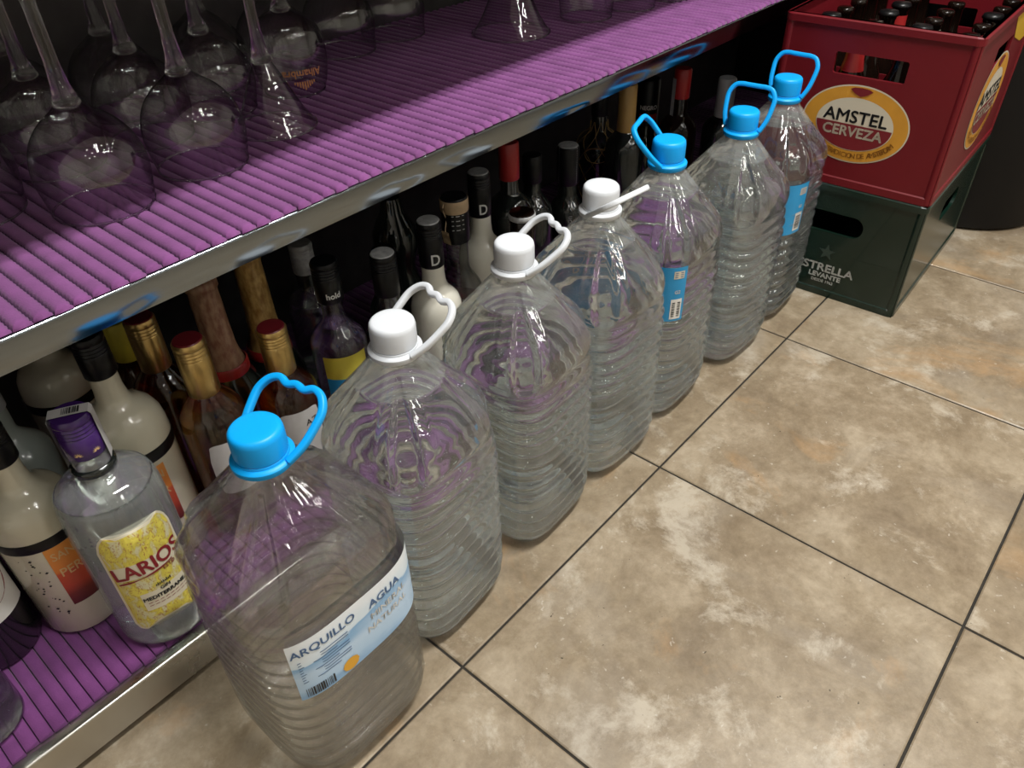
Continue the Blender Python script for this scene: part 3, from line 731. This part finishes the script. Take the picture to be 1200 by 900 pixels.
gcr = crate('beer_crate', 'dark green plastic beer crate standing on the floor under the red one', 0.0, GH - .001, 'crate_green',
            stadium(.145, .145, .115, .038, .018), stadium(.20, .145, .105, .038, .018))
fg = lambda off: (lambda u, v: (-off, D_ / 2 - u, v))
text_on(fg(.0012), 'ESTRELLA', .0215, 'ink_white', gcr, u0=.011, v0=.056, bold=.0006, squash=1.12)
text_on(fg(.0012), 'LEVANTE', .0130, 'ink_white', gcr, u0=.014, v0=.0405, bold=.0005, squash=1.1)
text_on(fg(.0012), 'DESDE 1963', .0078, 'ink_white', gcr, u0=.012, v0=.0295, bold=.0002)
def star(fn, r, mat, par):
    V = [fn((r if k % 2 == 0 else r * .42) * sin(k * pi / 5), (r if k % 2 == 0 else r * .42) * cos(k * pi / 5)) for k in range(10)]
    return mesh('star_emblem', V, [tuple(range(9, -1, -1))], mat, par, False)
star(lambda u, v: (-.0010, D_ / 2 - u - .008, .088 + v), .016, prin('faint_star_print', (0.03, 0.05, 0.04), .4), gcr)

rcr = crate('beer_crate', 'red plastic beer crate full of bottles on top of the green one', GH, RH, 'crate_red',
            stadium(.145, .195, .112, .033, .004), stadium(.20, .195, .105, .033, .004))
# compartments
g = G()
for k in range(1, 6): g.box(L_ * k / 6 - .0012, L_ * k / 6 + .0012, .006, D_ - .006, .010, .150)
for k in range(1, 4): g.box(.006, L_ - .006, D_ * k / 4 - .0012, D_ * k / 4 + .0012, .010, .150)
g.build('dividers', 'crate_red', rcr, False)
def ell_fan(fn, a, b, mat, par, name, n=64, a_in=0, b_in=0, arc=None):
    V = []; F = []
    t0, t1 = arc or (0, 2 * pi); m = n if not arc else n // 2
    for k in range(m + 1):
        t = t0 + (t1 - t0) * k / m
        V.append(fn(a * cos(t), b * sin(t))); V.append(fn(a_in * cos(t), b_in * sin(t)) if a_in else None)
    if a_in:
        F = [(2 * k, 2 * k + 2, 2 * k + 3, 2 * k + 1) for k in range(m)]
    else:
        V = [v for v in V if v is not None]; F = [tuple(range(len(V) - (0 if arc else 1)))]
    return mesh(name, V, F, mat, par, False)
def arc_text(fn, s, a, b, t0, t1, size, mat, par, flip=False, name='lettering'):
    VV, FF = [], []
    for i, ch in enumerate(s):
        if ch == ' ': continue
        t = t0 + (t1 - t0) * (i + .5) / len(s); V, F = text_geo(ch, size, bold=.0002)
        tx, ty = -a * sin(t), b * cos(t); l = sqrt(tx * tx + ty * ty); tx /= l; ty /= l
        if t1 < t0: tx, ty = -tx, -ty
        n0 = len(VV); VV += [fn(a * cos(t) + x * tx - y * ty, b * sin(t) + x * ty + y * tx) for x, y in V]; FF += [tuple(q + n0 for q in f) for f in F]
    return mesh(name, VV, FF, mat, par, False)
def oval(fnf, par, sc=1.0, sy=1.0):
    A, B = .0865 * sc, .0625 * sy
    ell_fan(fnf(.0008), A, B, 'oval_cream', par, 'oval_border', 72)
    ell_fan(fnf(.0013), A * .975, B * .965, 'oval_gold', par, 'oval_emblem', 72)
    ell_fan(fnf(.0017), A * .72, B * .68, 'oval_cream', par, 'upper_field', 72)
    ell_fan(fnf(.0021), A * .705, B * .66, 'oval_dark', par, 'lower_field', 72, arc=(pi + .0, 2 * pi))
    ell_fan(fnf(.0019), A * .66, B * .63, 'oval_cream', par, 'inner_field', 72, arc=(0, pi))
    f = fnf(.0025)
    text_on(f, 'AMSTEL', .0275 * sy, 'ink_black', par, u0=0, v0=.0115 * sy, bold=.0006, squash=1.06 * sc)
    text_on(f, 'CERVEZA', .0225 * sy, 'oval_cream', par, u0=0, v0=-.0125 * sy, bold=.0006, squash=1.02 * sc)
    arc_text(f, 'DESDE LA TRADICION DE AMSTERDAM', A * .845, B * .815, radians(205), radians(335), .0118 * sy, 'ink_brown', par)
    # small dark crest at the top of the oval
    g = G(); g.box(0, 0, 0, 0, 0, 0)
    V = [f(x * sc, (B * .83 + y * sy)) for x, y in ((-.018, .003), (-.012, .006), (0, .007), (.012, .006), (.018, .003), (.010, -.003), (0, -.007), (-.010, -.003))]
    mesh('crest', V, [tuple(range(7, -1, -1))], 'oval_dark', par, False)
oval(lambda off: (lambda u, v: (-off, D_ / 2 + .002 - u, .105 + v)), rcr)
oval(lambda off: (lambda u, v: (.205 + u, -off, .115 + v)), rcr, 1.12, 1.25)
# yellow patch high on the long side
V = [(.222, -.0006, RH - .013), (.262, -.0006, RH - .055), (.33, -.0006, RH - .075), (.392, -.0006, RH - .075), (.392, -.0006, RH - .013)]
mesh('yellow_patch', V, [(0, 1, 2, 3, 4)], 'yellow_patch', rcr, False)
# bottles in the crate
def beer_proto(label, label_mat, cap_mat):
    t = thing('beer_bottle', (0, 0, 0), label, 'bottle', 0, 'small bottles inside the red crate')
    G().lathe([(0, .001), (.026, .001), (.0295, .005), (.0295, .125), (.026, .148), (.0175, .168), (.0135, .185), (.0125, .217), (.0138, .219), (.0138, .226), (.0115, .228), (0, .228)], 24).build('bottle_glass', 'brown_glass', t)
    if cap_mat: G().lathe([(.0135, .2245), (.0158, .2235), (.0160, .226), (.0145, .2305), (0, .2312)], 42, lambda a, z: .0006 * cos(21 * a) if z < .2262 else 0).build('bottle_cap', cap_mat, t)
    if label_mat: G().lathe([(.0300, .045), (.0300, .118)], 24).build('label', label_mat, t); G().lathe([(.0182, .168), (.0150, .184), (.0140, .200), (.0137, .212)], 24).build('neck_label', label_mat, t)
    return t
protos = {}
specs = {'b': ('dark opened beer bottle with a bare neck inside the red crate', None, None), 'k': ('dark bottle with a black cap inside the red crate', None, 'black'),
         'r': ('bottle with red neck label showing in the red crate', 'red_foil', 'black'), 'w': ('bottle with pale neck label among the dark necks in the red crate', 'oval_cream', None),
         'y': ('bottle with yellow label seen through the handle hole of the red crate', 'yellow_label', 'grey_cap')}
grid = ['yrkb', 'kbrb', 'bkwb', 'brbk', 'bbbb', 'kb.b']
ORD = ['first', 'second', 'third', 'fourth', 'fifth', 'sixth']
KIND = {'b': 'bare dark', 'k': 'black capped', 'r': 'red labelled', 'w': 'pale labelled', 'y': 'yellow labelled'}
for i, row in enumerate(grid):
    for j, ch in enumerate(row):
        if ch == '.': continue
        # j counts from the shelf side (+y) to the aisle side
        lx, ly = L_ * (i + .5) / 6, D_ * (1 - (j + .5) / 4)
        p = Matrix.Rotation(CR, 3, 'Z') @ Vector((lx, ly, 0))
        if ch not in protos: t = protos[ch] = beer_proto(*specs[ch])
        else: t = copy_tree(protos[ch])
        t['label'] = '%s beer bottle, red crate, %s row from jugs, %s from shelf' % (KIND[ch], ORD[i], ORD[j])
        t.location = (CX + p.x, CY + p.y, GH + .0105); t.rotation_euler.z = random.uniform(0, 6)

# ------------------------------------------------------------------ black bin
t = thing('waste_bin', (1.577, -.054, 0), 'round black plastic bin standing on the tiles behind the crates', 'bin')
G().lathe([(0, .001), (.155, .001), (.168, .006), (.172, .015), (.178, .60), (.176, .606), (.170, .60), (.164, .03), (0, .03)], 64).build('bin_body', 'bin', t, True, 40)
G().lathe([(.1778, .585), (.184, .588), (.184, .606), (.178, .610), (.172, .606)], 64).build('rim', 'bin', t, True, 40)

# ------------------------------------------------------------------ spirit bottles on the lower shelf
def face(x, y): return atan2(CAM.y - y, CAM.x - x)
def bottle(name, x, y, h, label, body, prof, cap=None, liquid=None, cat='bottle', n=48):
    """prof: (r, z/h) outline; cap: (material, r, z0/h, top material or None)"""
    t = thing(name, (x, y, ZL), label, cat)
    P = [(r, z * h) for r, z in prof]
    G().lathe([(0, .002), (P[0][0] * .8, .0005)] + P, n).build('bottle_body', body, t, True, 60)
    if liquid:
        lm, fill = liquid; Q = [(max(r - .0016, .002), z) for r, z in P if z < fill * h]
        rl = Q[-1][0]; G().lathe([(0, .004), (Q[0][0] * .85, .003)] + Q + [(rl, fill * h), (0, fill * h)], n).build('liquid', lm, t, True, 60)
    if cap:
        cm, cr, z0, tm, ridged = cap
        rows = [(cr * .96, z0 * h), (cr, z0 * h + .001)]
        if ridged:
            zt = h - .022
            rows += [(cr, zt)]
            for q in range(4): rows += [(cr * .945, zt + .0015 + q * .004), (cr, zt + .003 + q * .004)]
        rows += [(cr, h - .0035), (cr * .9, h - .0006)] + ([(0, h)] if not tm else [(cr * .8, h)])
        o = G().lathe(rows, 40).build('cap', cm, t, True, 40)
        if tm: G().lathe([(cr * .9, h - .0006), (cr * .84, h + .0006), (0, h + .0008)], 40).build('cap_top', tm, o, True, 40)
    return t
def shoulder(R, rn, zs=.62, zn=.74, top=.97, foot=.94):
    """straight body with rounded shoulder and neck"""
    P = [(R * .93, .004), (R * .985, .012), (R, .03), (R, zs - .06)]
    for k in range(1, 9):
        f = k / 8; P.append((rn + (R - rn) * (cos(f * pi) + 1) / 2 * 1.0, zs - .06 + (zn - zs + .06) * (f ** .85)))
    return P + [(rn, top - .02), (rn * .9, top)]
def bordeaux(R, rn):
    P = [(R * .93, .004), (R, .02), (R, .60)]
    for k in range(1, 8): f = k / 7; P.append((rn + (R - rn) * (cos(f * pi / 2)) ** 1.1, .60 + .13 * f ** .8))
    return P + [(rn, .97), (rn * .9, .99)]

def cream_bottle(x, y, h, label, printed=True, tag_=False, R=.042):
    t = bottle('liqueur_bottle', x, y, h, label, 'cream', [(R * .93, .004), (R, .02), (R, .56), (R * .985, .60), (R * .93, .64), (R * .80, .675), (R * .60, .70), (R * .44, .715), (R * .38, .74), (.0145, .78), (.0138, .95), (.012, .985)], ('black', .0165, .84, None, True))
    a = face(x, y)
    G().lathe([(R + .0003, .500 * h), (R + .0007, .505 * h), (R + .0007, .545 * h), (R + .0003, .55 * h)], 48).build('black_band', 'black', t)
    if printed:
        f = cyl(R + .0006, a + .10, .34 * h); p = patch(f, .030, .085, 'sunset', t, 'label', 10, 6); f2 = cyl(R + .0010, a + .10, .34 * h)
        text_on(f2, 'SAN', .0145, 'ink_tan', p, v0=.0295, bold=.0001, squash=.85); text_on(f2, 'PER', .0165, 'ink_tan', p, v0=.006, bold=.0001, squash=.85)
        # sprigs printed beside the label
        g = G(); f3 = cyl(R + .0006, a - .62, .30 * h); rd = random.Random(int(x * 1000))
        for q in range(26):
            u, v, s_ = rd.uniform(-.010, .010), rd.uniform(-.045, .045), rd.uniform(.0006, .0022); g.add([f3(u - s_, v), f3(u, v - s_ * .6), f3(u + s_, v + s_ * .3), f3(u, v + s_)], [(0, 1, 2, 3)])
        g.build('sprig_print', 'ink_black', t, False)
    if tag_:
        f = cyl(.0175, a, .93 * h); p = patch(f, .016, .018, 'paper', t, 'tax_strip', 4, 2); bars(cyl(.0178, a, .93 * h), 0, 0, .010, .010, 12, 'ink_black', p)
    return t
cream_bottle(-.240, .350, .265, 'cream liqueur bottle with orange and red label, left of the gin bottle')
cream_bottle(-.124, .362, .300, 'tall cream liqueur bottle with black cap just behind the gin bottle')
cream_bottle(-.128, .537, .270, 'plain cream liqueur bottle deep on the shelf behind the other cream ones', False, True)
bottle('liqueur_bottle', -.212, .470, .235, 'frosted grey-green bottle with pale shoulders behind the cream bottles', 'frost', shoulder(.038, .014), ('grey_white', .016, .86, None, True))

# the gin bottle
t = bottle('gin_bottle', -.186, .270, .290, 'clear gin bottle with purple cap and yellow floral label at the shelf edge', 'gin_glass',
           [(.042, .004), (.0465, .015), (.048, .03), (.048, .60), (.0475, .645), (.0455, .685), (.040, .715), (.031, .737), (.0225, .750), (.0185, .765), (.0165, .80), (.0160, .96), (.014, .99)],
           ('purple_cap', .0178, .845, None, True), ('gin', .70), n=64)
a = face(-.186, .270) + .06
LB = lambda zc, rr: (lambda u, v: ((rr) * cos(a + u / rr), rr * sin(a + u / rr), zc + v + (.024 * (1 - (u / .038) ** 2) * max(v / .065, 0))))
G().lathe([(.0175, .772 * .29), (.0200, .776 * .29), (.0200, .795 * .29), (.0172, .80 * .29)], 40).build('neck_collar', 'black_glass', t)
R = .0486
p = patch(LB(.100, R), .076, .130, 'cream_paper', t, 'label', 24, 12, .010); tag(p, 'yellow label with flower drawings and red lettering')
patch(LB(.100, R + .0003), .071, .125, 'floral', p, 'floral_print', 24, 12, .009)
f = cyl(R + .0010, a, .112)
patch(cyl(R + .0005, a, .123), .066, .020, 'cream_paper', p, 'name_panel', 20, 2)
text_on(f, 'LARIOS', .0250, 'ink_red', p, u0=.000, v0=.0125, rot=radians(4), bold=.0006, squash=.86)
text_on(f, 'ESTD', .0062, 'ink_red', p, u0=.017, v0=-.0015, bold=.0001)
g = G()
for q in range(12):
    u0, u1 = -.033 + q * .0046, -.033 + (q + 1) * .0046; w0, w1 = .0009 + .0004 * sin(q), .0009 + .0004 * sin(q + 1); v0, v1 = -.003 + q * .0005, -.003 + (q + 1) * .0005
    g.add([f(u0, v0 - w0), f(u1, v1 - w1), f(u1, v1 + w1), f(u0, v0 + w0)], [(0, 1, 2, 3)])
g.build('flourish', 'ink_red', p, False)
patch(cyl(R + .0005, a + .1, .076), .050, .026, 'cream_paper', p, 'text_panel', 16, 2)
text_on(f, 'GIN', .0060, 'ink_black', p, u0=.005, v0=-.0235, bold=.0002)
text_on(f, 'MEDITERRANEA', .0068, 'ink_black', p, u0=.005, v0=-.0320, bold=.0003)
g = G()
for r_ in range(2):
    for q in range(8):
        u0 = -.016 + q * .0055; v = -.0385 - r_ * .004; g.add([f(u0, v), f(u0 + .0042, v + .0004), f(u0 + .0042, v + .0012), f(u0, v + .0008)], [(0, 1, 2, 3)])
g.build('small_print', 'ink_red', p, False)
g = G()
for q in range(9):
    u0 = -.003 + q * .0018; hh = .0022 + .0018 * sin(q * 1.3) ** 2; g.add([f(u0, -.0180), f(u0 + .0014, -.0180), f(u0 + .0011, -.0180 + hh), f(u0 + .0003, -.0180 + hh)], [(0, 1, 2, 3)])
g.build('emblem', 'ink_black', p, False)
for da in (-.45, .45):
    f3 = cyl(.0181, a - .1 + da, .252); g = G()
    for q in range(7):
        th = pi * q / 6; c_, s_ = cos(th), sin(th); g.add([f3(.0008 * c_ - .0006 * s_, .0008 * s_ + .0006 * c_), f3(.0008 * c_ + .0006 * s_, .0008 * s_ - .0006 * c_), f3(.0045 * c_, .0045 * s_)], [(0, 1, 2)])
    g.build('cap_flower_print', 'ink_tan', t, False)
# paper tax strip over the cap
g = G(); hh = .29; V = []
b_ = a + 1.2
for s_, z in ((-1, hh - .055), (-1, hh - .002), (-.9, hh + .0012), (0, hh + .0014), (.9, hh + .0012), (1, hh - .002), (1, hh - .055)):
    for w in (-.0065, .0065):
        rr = .0184 * s_; V.append((rr * cos(b_) - w * sin(b_), rr * sin(b_) + w * cos(b_), z))
p = mesh('tax_strip', V, [(2 * k, 2 * k + 1, 2 * k + 3, 2 * k + 2) for k in range(6)], 'paper_grey', t, False)
bars(lambda u, v: (u * cos(b_) - v * sin(b_), u * sin(b_) + v * cos(b_), hh + .0018), .002, 0, .014, .009, 14, 'ink_black', p)

# dark vermouth-like bottle and jar at the left edge
t = bottle('wine_bottle', -.324, .372, .300, 'dark bottle with red and white round-printed label at the left edge', 'black_glass', bordeaux(.0415, .014), ('black', .0155, .85, None, False))
a = face(-.324, .372) + .25; p = patch(cyl(.0419, a, .105), .075, .085, 'paper', t, 'label', 16, 4)
for rr, m_ in ((.030, 'ink_red'), (.024, 'paper'), (.021, 'ink_red'), (.013, 'paper')):
    ell_fan(cyl(.0421 + (.030 - rr) * .02, a, .112), rr, rr, m_, p, 'ring_print', 40)
t = bottle('spirit_bottle', -.372, .288, .250, 'clear glass bottle cut off by the left edge at the front of the shelf', 'bottle_glass', shoulder(.036, .013), ('black', .0155, .86, None, True), ('gin', .5))

# gold-capped amber spirits
def gold_cap(x, y, h, label, liquid, lab=None, R=.036):
    t = bottle('spirit_bottle', x, y, h, label, 'bottle_glass', shoulder(R, .0145, .66, .78), ('gold', .0172, .745, 'red_cap', True), (liquid, .70))
    if lab:
        a = face(x, y) + .2; p = patch(cyl(R + .0006, a, .42 * h), .055, .075, lab, t, 'label', 14, 3, .012)
        text_on(cyl(R + .0010, a, .42 * h), 'AZ', .012, 'ink_black', p, u0=.012, v0=.018, bold=.0001)
    return t
gold_cap(-.054, .412, .262, 'dark amber spirit bottle with a gold cap, behind the tall cream bottle', 'amber')
gold_cap(-.046, .322, .268, 'pale amber spirit bottle with gold cap and grey label', 'pale_amber', 'paper_grey', .037)
gold_cap(.044, .313, .240, 'amber spirit bottle with gold and red cap behind the blue handle loop', 'amber', 'paper_grey')
t = bottle('spirit_bottle', -.052, .495, .225, 'amber bottle with a yellow neck label deep behind the gold caps', 'bottle_glass', shoulder(.034, .015, .60, .74), ('yellow_label', .0185, .76, None, False), ('amber', .7))

def foil_bottle(x, y, h, label, foil, R=.042, d=0.0):
    t = bottle('sparkling_wine_bottle', x, y, h, label, 'black_glass', [(R * .93, .004), (R, .02), (R, .34 - d), (R * .96, .40 - d), (R * .82, .46 - d), (R * .62, .52 - d), (R * .50, .58 - d), (R * .43, .66 - d), (.0155, .80), (.0145, .95), (.016, .955), (.016, .98)], None)
    V = []; F = []; UV = []; n = 36; prof = [(R * .67, .52 - d), (R * .56, .575 - d), (R * .485, .65 - d), (R * .45, .75 - d), (.0178, .88), (.0170, .94), (.0195, .955), (.0195, .985), (.015, .998), (.001, 1.0)]
    for j, (r, z) in enumerate(prof):
        for i in range(n + 1):
            q = 2 * pi * i / n; rr = r + .0006 * sin(9 * q + 40 * z); V.append((rr * cos(q), rr * sin(q), z * h)); UV.append((i / n, z))
    for j in range(len(prof) - 1):
        for i in range(n): q = j * (n + 1) + i; F.append((q, q + 1, q + n + 2, q + n + 1))
    mesh('neck_foil', V, F, foil, t, True, UV)
    G().lathe([(R * .71, (.500 - d) * h), (R * .72, (.505 - d) * h), (R * .70, (.550 - d) * h), (R * .66, (.555 - d) * h)], 36).build('foil_band', 'red_foil', t)
    return t
foil_bottle(.108, .452, .262, 'sparkling wine bottle with crumpled gold foil neck and red band', 'foil', d=.09)
foil_bottle(.030, .425, .268, 'sparkling wine bottle with a copper-pink foil neck left of the gold one', 'pink_foil', .040)

t = bottle('spirit_bottle', .205, .480, .222, 'clear bottle with a silvery neck in the dark behind the white jug cap', 'bottle_glass', shoulder(.036, .014, .6, .72), ('grey_cap', .0165, .80, None, True), ('gin', .6))
# black cap with white lettering, yellow and blue label
x, y, h = .153, .351, .263
t = bottle('spirit_bottle', x, y, h, 'clear spirit bottle with black lettered cap and yellow-blue label', 'bottle_glass', shoulder(.037, .0135, .60, .71), ('black', .0172, .79, None, True), ('gin', .66))
a = face(x, y); text_on(cyl(.0175, a + .25, .835 * h), 'hold', .011, 'ink_white', t.children[-1], bold=.0003)
p = patch(cyl(.0375, a + .1, .47 * h), .060, .035, 'yellow_label', t, 'label', 14, 2); patch(cyl(.0376, a + .1, .32 * h), .060, .045, 'blue_label', t, 'lower_label', 14, 2)
x, y, h = .204, .300, .268
t = bottle('spirit_bottle', x, y, h, 'clear spirit bottle with a black cap and grey cap top, left of the cream bottles', 'bottle_glass', shoulder(.034, .0145, .62, .72), ('black', .0165, .79, 'grey_cap', True), ('gin', .6))

def d_bottle(x, y, h, label):
    t = bottle('liqueur_bottle', x, y, h, label, 'cream_white', [(.033, .004), (.0355, .02), (.036, .05), (.036, .50), (.035, .545), (.0315, .585), (.025, .615), (.019, .64), (.0165, .67), (.0155, .72), (.0145, .97), (.012, .99)], ('black', .0166, .765, 'grey_cap', True))
    a = face(x, y) + .30
    cap = [c for c in t.children if c.name.startswith('cap')][0]
    text_on(cyl(.0169, a, .812 * h), 'D', .022, 'ink_white', cap, bold=.0003, squash=.85)
    return t
d_bottle(.294, .312, .272, 'cream-white liqueur bottle with D-marked black cap, the nearer of the two')
d_bottle(.436, .355, .278, 'cream-white liqueur bottle with D-marked black cap, the farther of the two')
x, y, h = .363, .333, .275
t = bottle('spirit_bottle', x, y, h, 'clear round bottle with black cap and kraft paper tag between the two D-marked caps', 'bottle_glass', shoulder(.034, .0155, .50, .62), ('black', .0190, .76, None, False), ('rose', .40))
a = face(x, y)
o = G().lathe([(.0192, .925 * h), (.0197, .93 * h), (.0197, .985 * h), (.0192, .99 * h)], 30).build('kraft_collar', 'kraft', t)
patch(lambda u, v: ((.021 + .0015 * sin(v * 200)) * cos(a - .75) - u * sin(a - .75), (.021 + .0015 * sin(v * 200)) * sin(a - .75) + u * cos(a - .75), .80 * h + v), .014, .020, 'kraft', t, 'paper_tag', 4, 5)
g = G().tube([((.0202 + .002 * sin(q)) * cos(a - .8 + .01 * q), (.0202 + .002 * sin(q)) * sin(a - .8 + .01 * q), .98 * h - q * .005) for q in range(9)], .0008, 6); g.build('string', 'kraft', t)
for k in range(4):
    f = cyl(.0194, a + .2, (.84 + .025 * k) * h); mesh('cap_print', [f(-.009, 0), f(0, 0), f(.009, 0), f(.009, .0012), f(0, .0012), f(-.009, .0012)], [(0, 1, 4, 5), (1, 2, 3, 4)], 'grey_cap', t, False)

t = bottle('round_flask', .328, .424, .262, 'dark glass flask with a bulging upper part right under the shelf lip', 'black_glass', [(.034, .004), (.038, .03), (.038, .42), (.030, .50), (.024, .56), (.028, .64), (.033, .72), (.032, .79), (.024, .86), (.017, .91), (.0145, .97), (.013, .99)])
t = bottle('spirit_bottle', .262, .372, .225, 'small black bottle with ridged black cap beside the dark flask', 'black_glass', shoulder(.030, .0145), ('black', .0168, .78, None, True))
t = bottle('wine_bottle', .525, .375, .290, 'dark wine bottle with red capsule in the middle of the shelf', 'black_glass', bordeaux(.037, .0140), ('red_foil', .0158, .80, None, False))
t = bottle('wine_bottle', .622, .410, .230, 'plain dark bottle right of the red capsule', 'black_glass', shoulder(.034, .0145), ('black', .0165, .80, None, False))
x, y, h = .700, .395, .225
t = bottle('spirit_bottle', x, y, h, 'black bottle with silver-beaded cap and upright script, right of the middle', 'black_glass', shoulder(.033, .0165, .52, .62), ('black', .0192, .70, 'grey_cap', False))
a = face(x, y); g = G()
for da in (-.9, .9):
    for q in range(16):
        f = cyl(.0194, a + da, .72 * h + q * .004); g.add([f(-.0005, 0), f(.0005, 0), f(.0005, .0022), f(-.0005, .0022)], [(0, 1, 2, 3)])
g.build('silver_beads', 'grey_cap', t, False)
text_on(cyl(.0335, a + .15, .42 * h), 'limon', .014, 'grey_cap', t, rot=pi / 2, bold=.0001)
t = bottle('syrup_bottle', .446, .283, .235, 'small dark bottle with brown top and thin silver ring, behind the second white cap', 'black_glass', shoulder(.030, .0165, .55, .7), ('brown_glass', .0188, .74, None, True))
G().lathe([(.0185, .955 * .235), (.0197, .96 * .235), (.0197, .985 * .235), (.0180, .99 * .235)], 36).build('silver_ring', 'grey_cap', t)

# netted bottle
x, y, h = .885, .462, .250
t = bottle('wine_bottle', x, y, h, 'dark netted bottle with gold oval label under the shelf lip', 'black_glass', bordeaux(.042, .0145), ('black', .0165, .84, None, False))
pr = [(.0435, .02), (.0435, .60), (.040, .66), (.030, .70), (.018, .73), (.0162, .80)]
def pr_at(z):
    for (r0, a0), (r1, a1) in zip(pr, pr[1:]):
        if z <= a1: return r0 + (r1 - r0) * (z - a0) / (a1 - a0)
    return pr[-1][0]
g = G()
for sgn in (-1, 1):
    for k in range(8):
        g.tube([(pr_at(.02 + .78 * q / 24) * cos(2 * pi * k / 8 + sgn * q * .13), pr_at(.02 + .78 * q / 24) * sin(2 * pi * k / 8 + sgn * q * .13), (.02 + .78 * q / 24) * h) for q in range(25)], .0006, 5)
g.build('wire_net', 'wire', t)
a = face(x, y); f = cyl(.0425, a - .05, .585 * h); p = ell_fan(f, .026, .015, 'gold', t, 'label'); text_on(cyl(.0429, a - .05, .585 * h), 'VIO', .012, 'ink_black', t, bold=.0002)
t = bottle('wine_bottle', .838, .372, .296, 'dark bottle with gold sleeve on its neck, beside the netted bottle', 'black_glass', bordeaux(.035, .0145), ('foil', .0160, .72, None, False))
x, y, h = 1.000, .430, .255
t = bottle('wine_bottle', x, y, h, 'dark bottle with a black label, white lettering and red band', 'black_glass', shoulder(.037, .020, .50, .60), ('black', .0225, .66, None, False))
a = face(x, y); text_on(cyl(.0229, a + .15, .80 * h), 'NEGRO', .0115, 'ink_white', t, bold=.0004, squash=.9)
patch(cyl(.0228, a + .15, .725 * h), .036, .014, 'red_foil', t, 'red_band', 12, 1)
x, y, h = .975, .345, .294
t = bottle('wine_bottle', x, y, h, 'rose wine bottle with red capsule and a painted silvery reflection on the neck', 'brown_glass', bordeaux(.036, .0140), ('red_foil', .0156, .82, None, False))
a = face(x, y); patch(lambda u, v: (.0175 * cos(a - .9) - u * sin(a - .9), .0175 * sin(a - .9) + u * cos(a - .9), .80 * h + v), .010, .085, 'grey_white', t, 'painted_reflection', 2, 6)  # silvery strip standing in for a reflection along the neck
t = bottle('wine_bottle', 1.075, .305, .260, 'bottle with a grey-white capped neck behind the second-farthest jug', 'black_glass', bordeaux(.036, .0150), ('grey_white', .0172, .72, None, False))

# ------------------------------------------------------------------ upturned glasses on the upper shelf
def goblet(label, x, y, rim=.044, belly=.049, bowl=.092, H=.20, kind='goblet', rz=0.0):
    t = thing('wine_glass', (x, y, ZU), label, 'glass', rz, 'upturned glasses on the upper shelf')
    if kind == 'goblet':
        P = [(rim, .0005), (rim + .0006, .0012), (belly * .965, bowl * .20), (belly, bowl * .36), (belly * .97, bowl * .52), (belly * .86, bowl * .68), (belly * .66, bowl * .82), (belly * .42, bowl * .92), (.0115, bowl)]
    elif kind == 'cone':
        P = [(rim, .0005), (rim * .93, .006), (rim * .76, bowl * .25), (rim * .58, bowl * .5), (rim * .40, bowl * .75), (rim * .26, bowl * .93), (.0095, bowl)]
    else:
        P = [(rim, .0005), (rim + .0006, .002), (belly * .93, bowl * .16), (belly, bowl * .40), (belly * .98, bowl * .60), (belly * .85, bowl * .80), (belly * .6, bowl * .92), (.012, bowl)]
    P = spline(P, 4)
    G().lathe(P, 56).build('bowl', 'glass', t)
    G().lathe([(rim - .0007, .0012), (rim - .0009, .0004), (rim + .0008, .0002), (rim + .0010, .0014), (rim - .0007, .0016), (rim - .0007, .0012)], 56).build('rim', 'glass_solid', t)
    st = [(0, bowl - .004), (.009, bowl - .002), (.0118, bowl + .001), (.0100, bowl + .006), (.0075, bowl + .016), (.0058, bowl + .035), (.0055, H - .03), (.0072, H - .014), (.016, H - .006), (.034, H - .0025), (.036, H - .001), (.034, H), (0, H)]
    G().lathe(st, 8 if kind == 'cone' else 24).build('stem', 'glass_solid', t, True)
    return t
goblet('upturned wine glass at the shelf edge, second from the left in the front', -.062, .357)
goblet('upturned wine glass at the shelf edge, left of the flared glass', .049, .369, bowl=.090)
goblet('upturned wine glass cut off by the left edge, in the front row', -.148, .436, bowl=.095)
goblet('upturned flared glass with faceted stem, right of the wine glasses', .158, .398, .046, bowl=.070, kind='cone', H=.19)
g_ = goblet('upturned round beer glass with copper lettering near its rim', .252, .487, .037, .045, .092, .19, 'round')
text_on(cyl(.0462, face(.252, .487) + .25, .030), 'Alhambra', .0125, 'ink_copper', g_, rot=pi, bold=.0002)
f = cyl(.0460, face(.252, .487) + .25, .015); g = G()
for k in range(9): u = -.012 + .003 * k; d = .010 - .0011 * abs(k - 4) * 1.6; g.add([f(u, .006 - d), f(u + .0018, .006 - d), f(u + .0018, .006), f(u, .006)], [(0, 1, 2, 3)])
g.build('copper_print', 'ink_copper', g_, False)
back_row = [(-.045, .485, .088, 'behind the two front wine glasses'), (-.030, .585, .090, 'third back, on the left side'), (.055, .482, .090, 'between the front row and the beer glass'), (.078, .585, .088, 'third back, behind the faceted stem'),
            (.150, .500, .086, 'behind the flared glass'), (-.125, .555, .092, 'deep at the left edge'), (.200, .587, .088, 'deepest, behind the lettered beer glass'), (.300, .587, .085, 'deepest, right of the lettered beer glass')]
for x, y, b, w in back_row: goblet('upturned wine glass in the dark ' + w, x, y, bowl=b)
goblet('large upturned flared glass alone in the middle of the shelf', .612, .440, .058, bowl=.085, kind='cone')
goblet('upturned glass in the shade left of the large flared one', .502, .580, .047, .050, .09)
goblet('upturned glass in the deep shade beside the lettered glass', .400, .575, .047, .050, .09)
goblet('upturned glass just right of the large flared one', .752, .405, .040, .044, .09)
goblet('upturned glass second to the right of the large flared one', .845, .385, .040, .044, .09)
goblet('upturned glass farthest along the shelf, third right of the large flared one', .938, .372, .040, .044, .09)
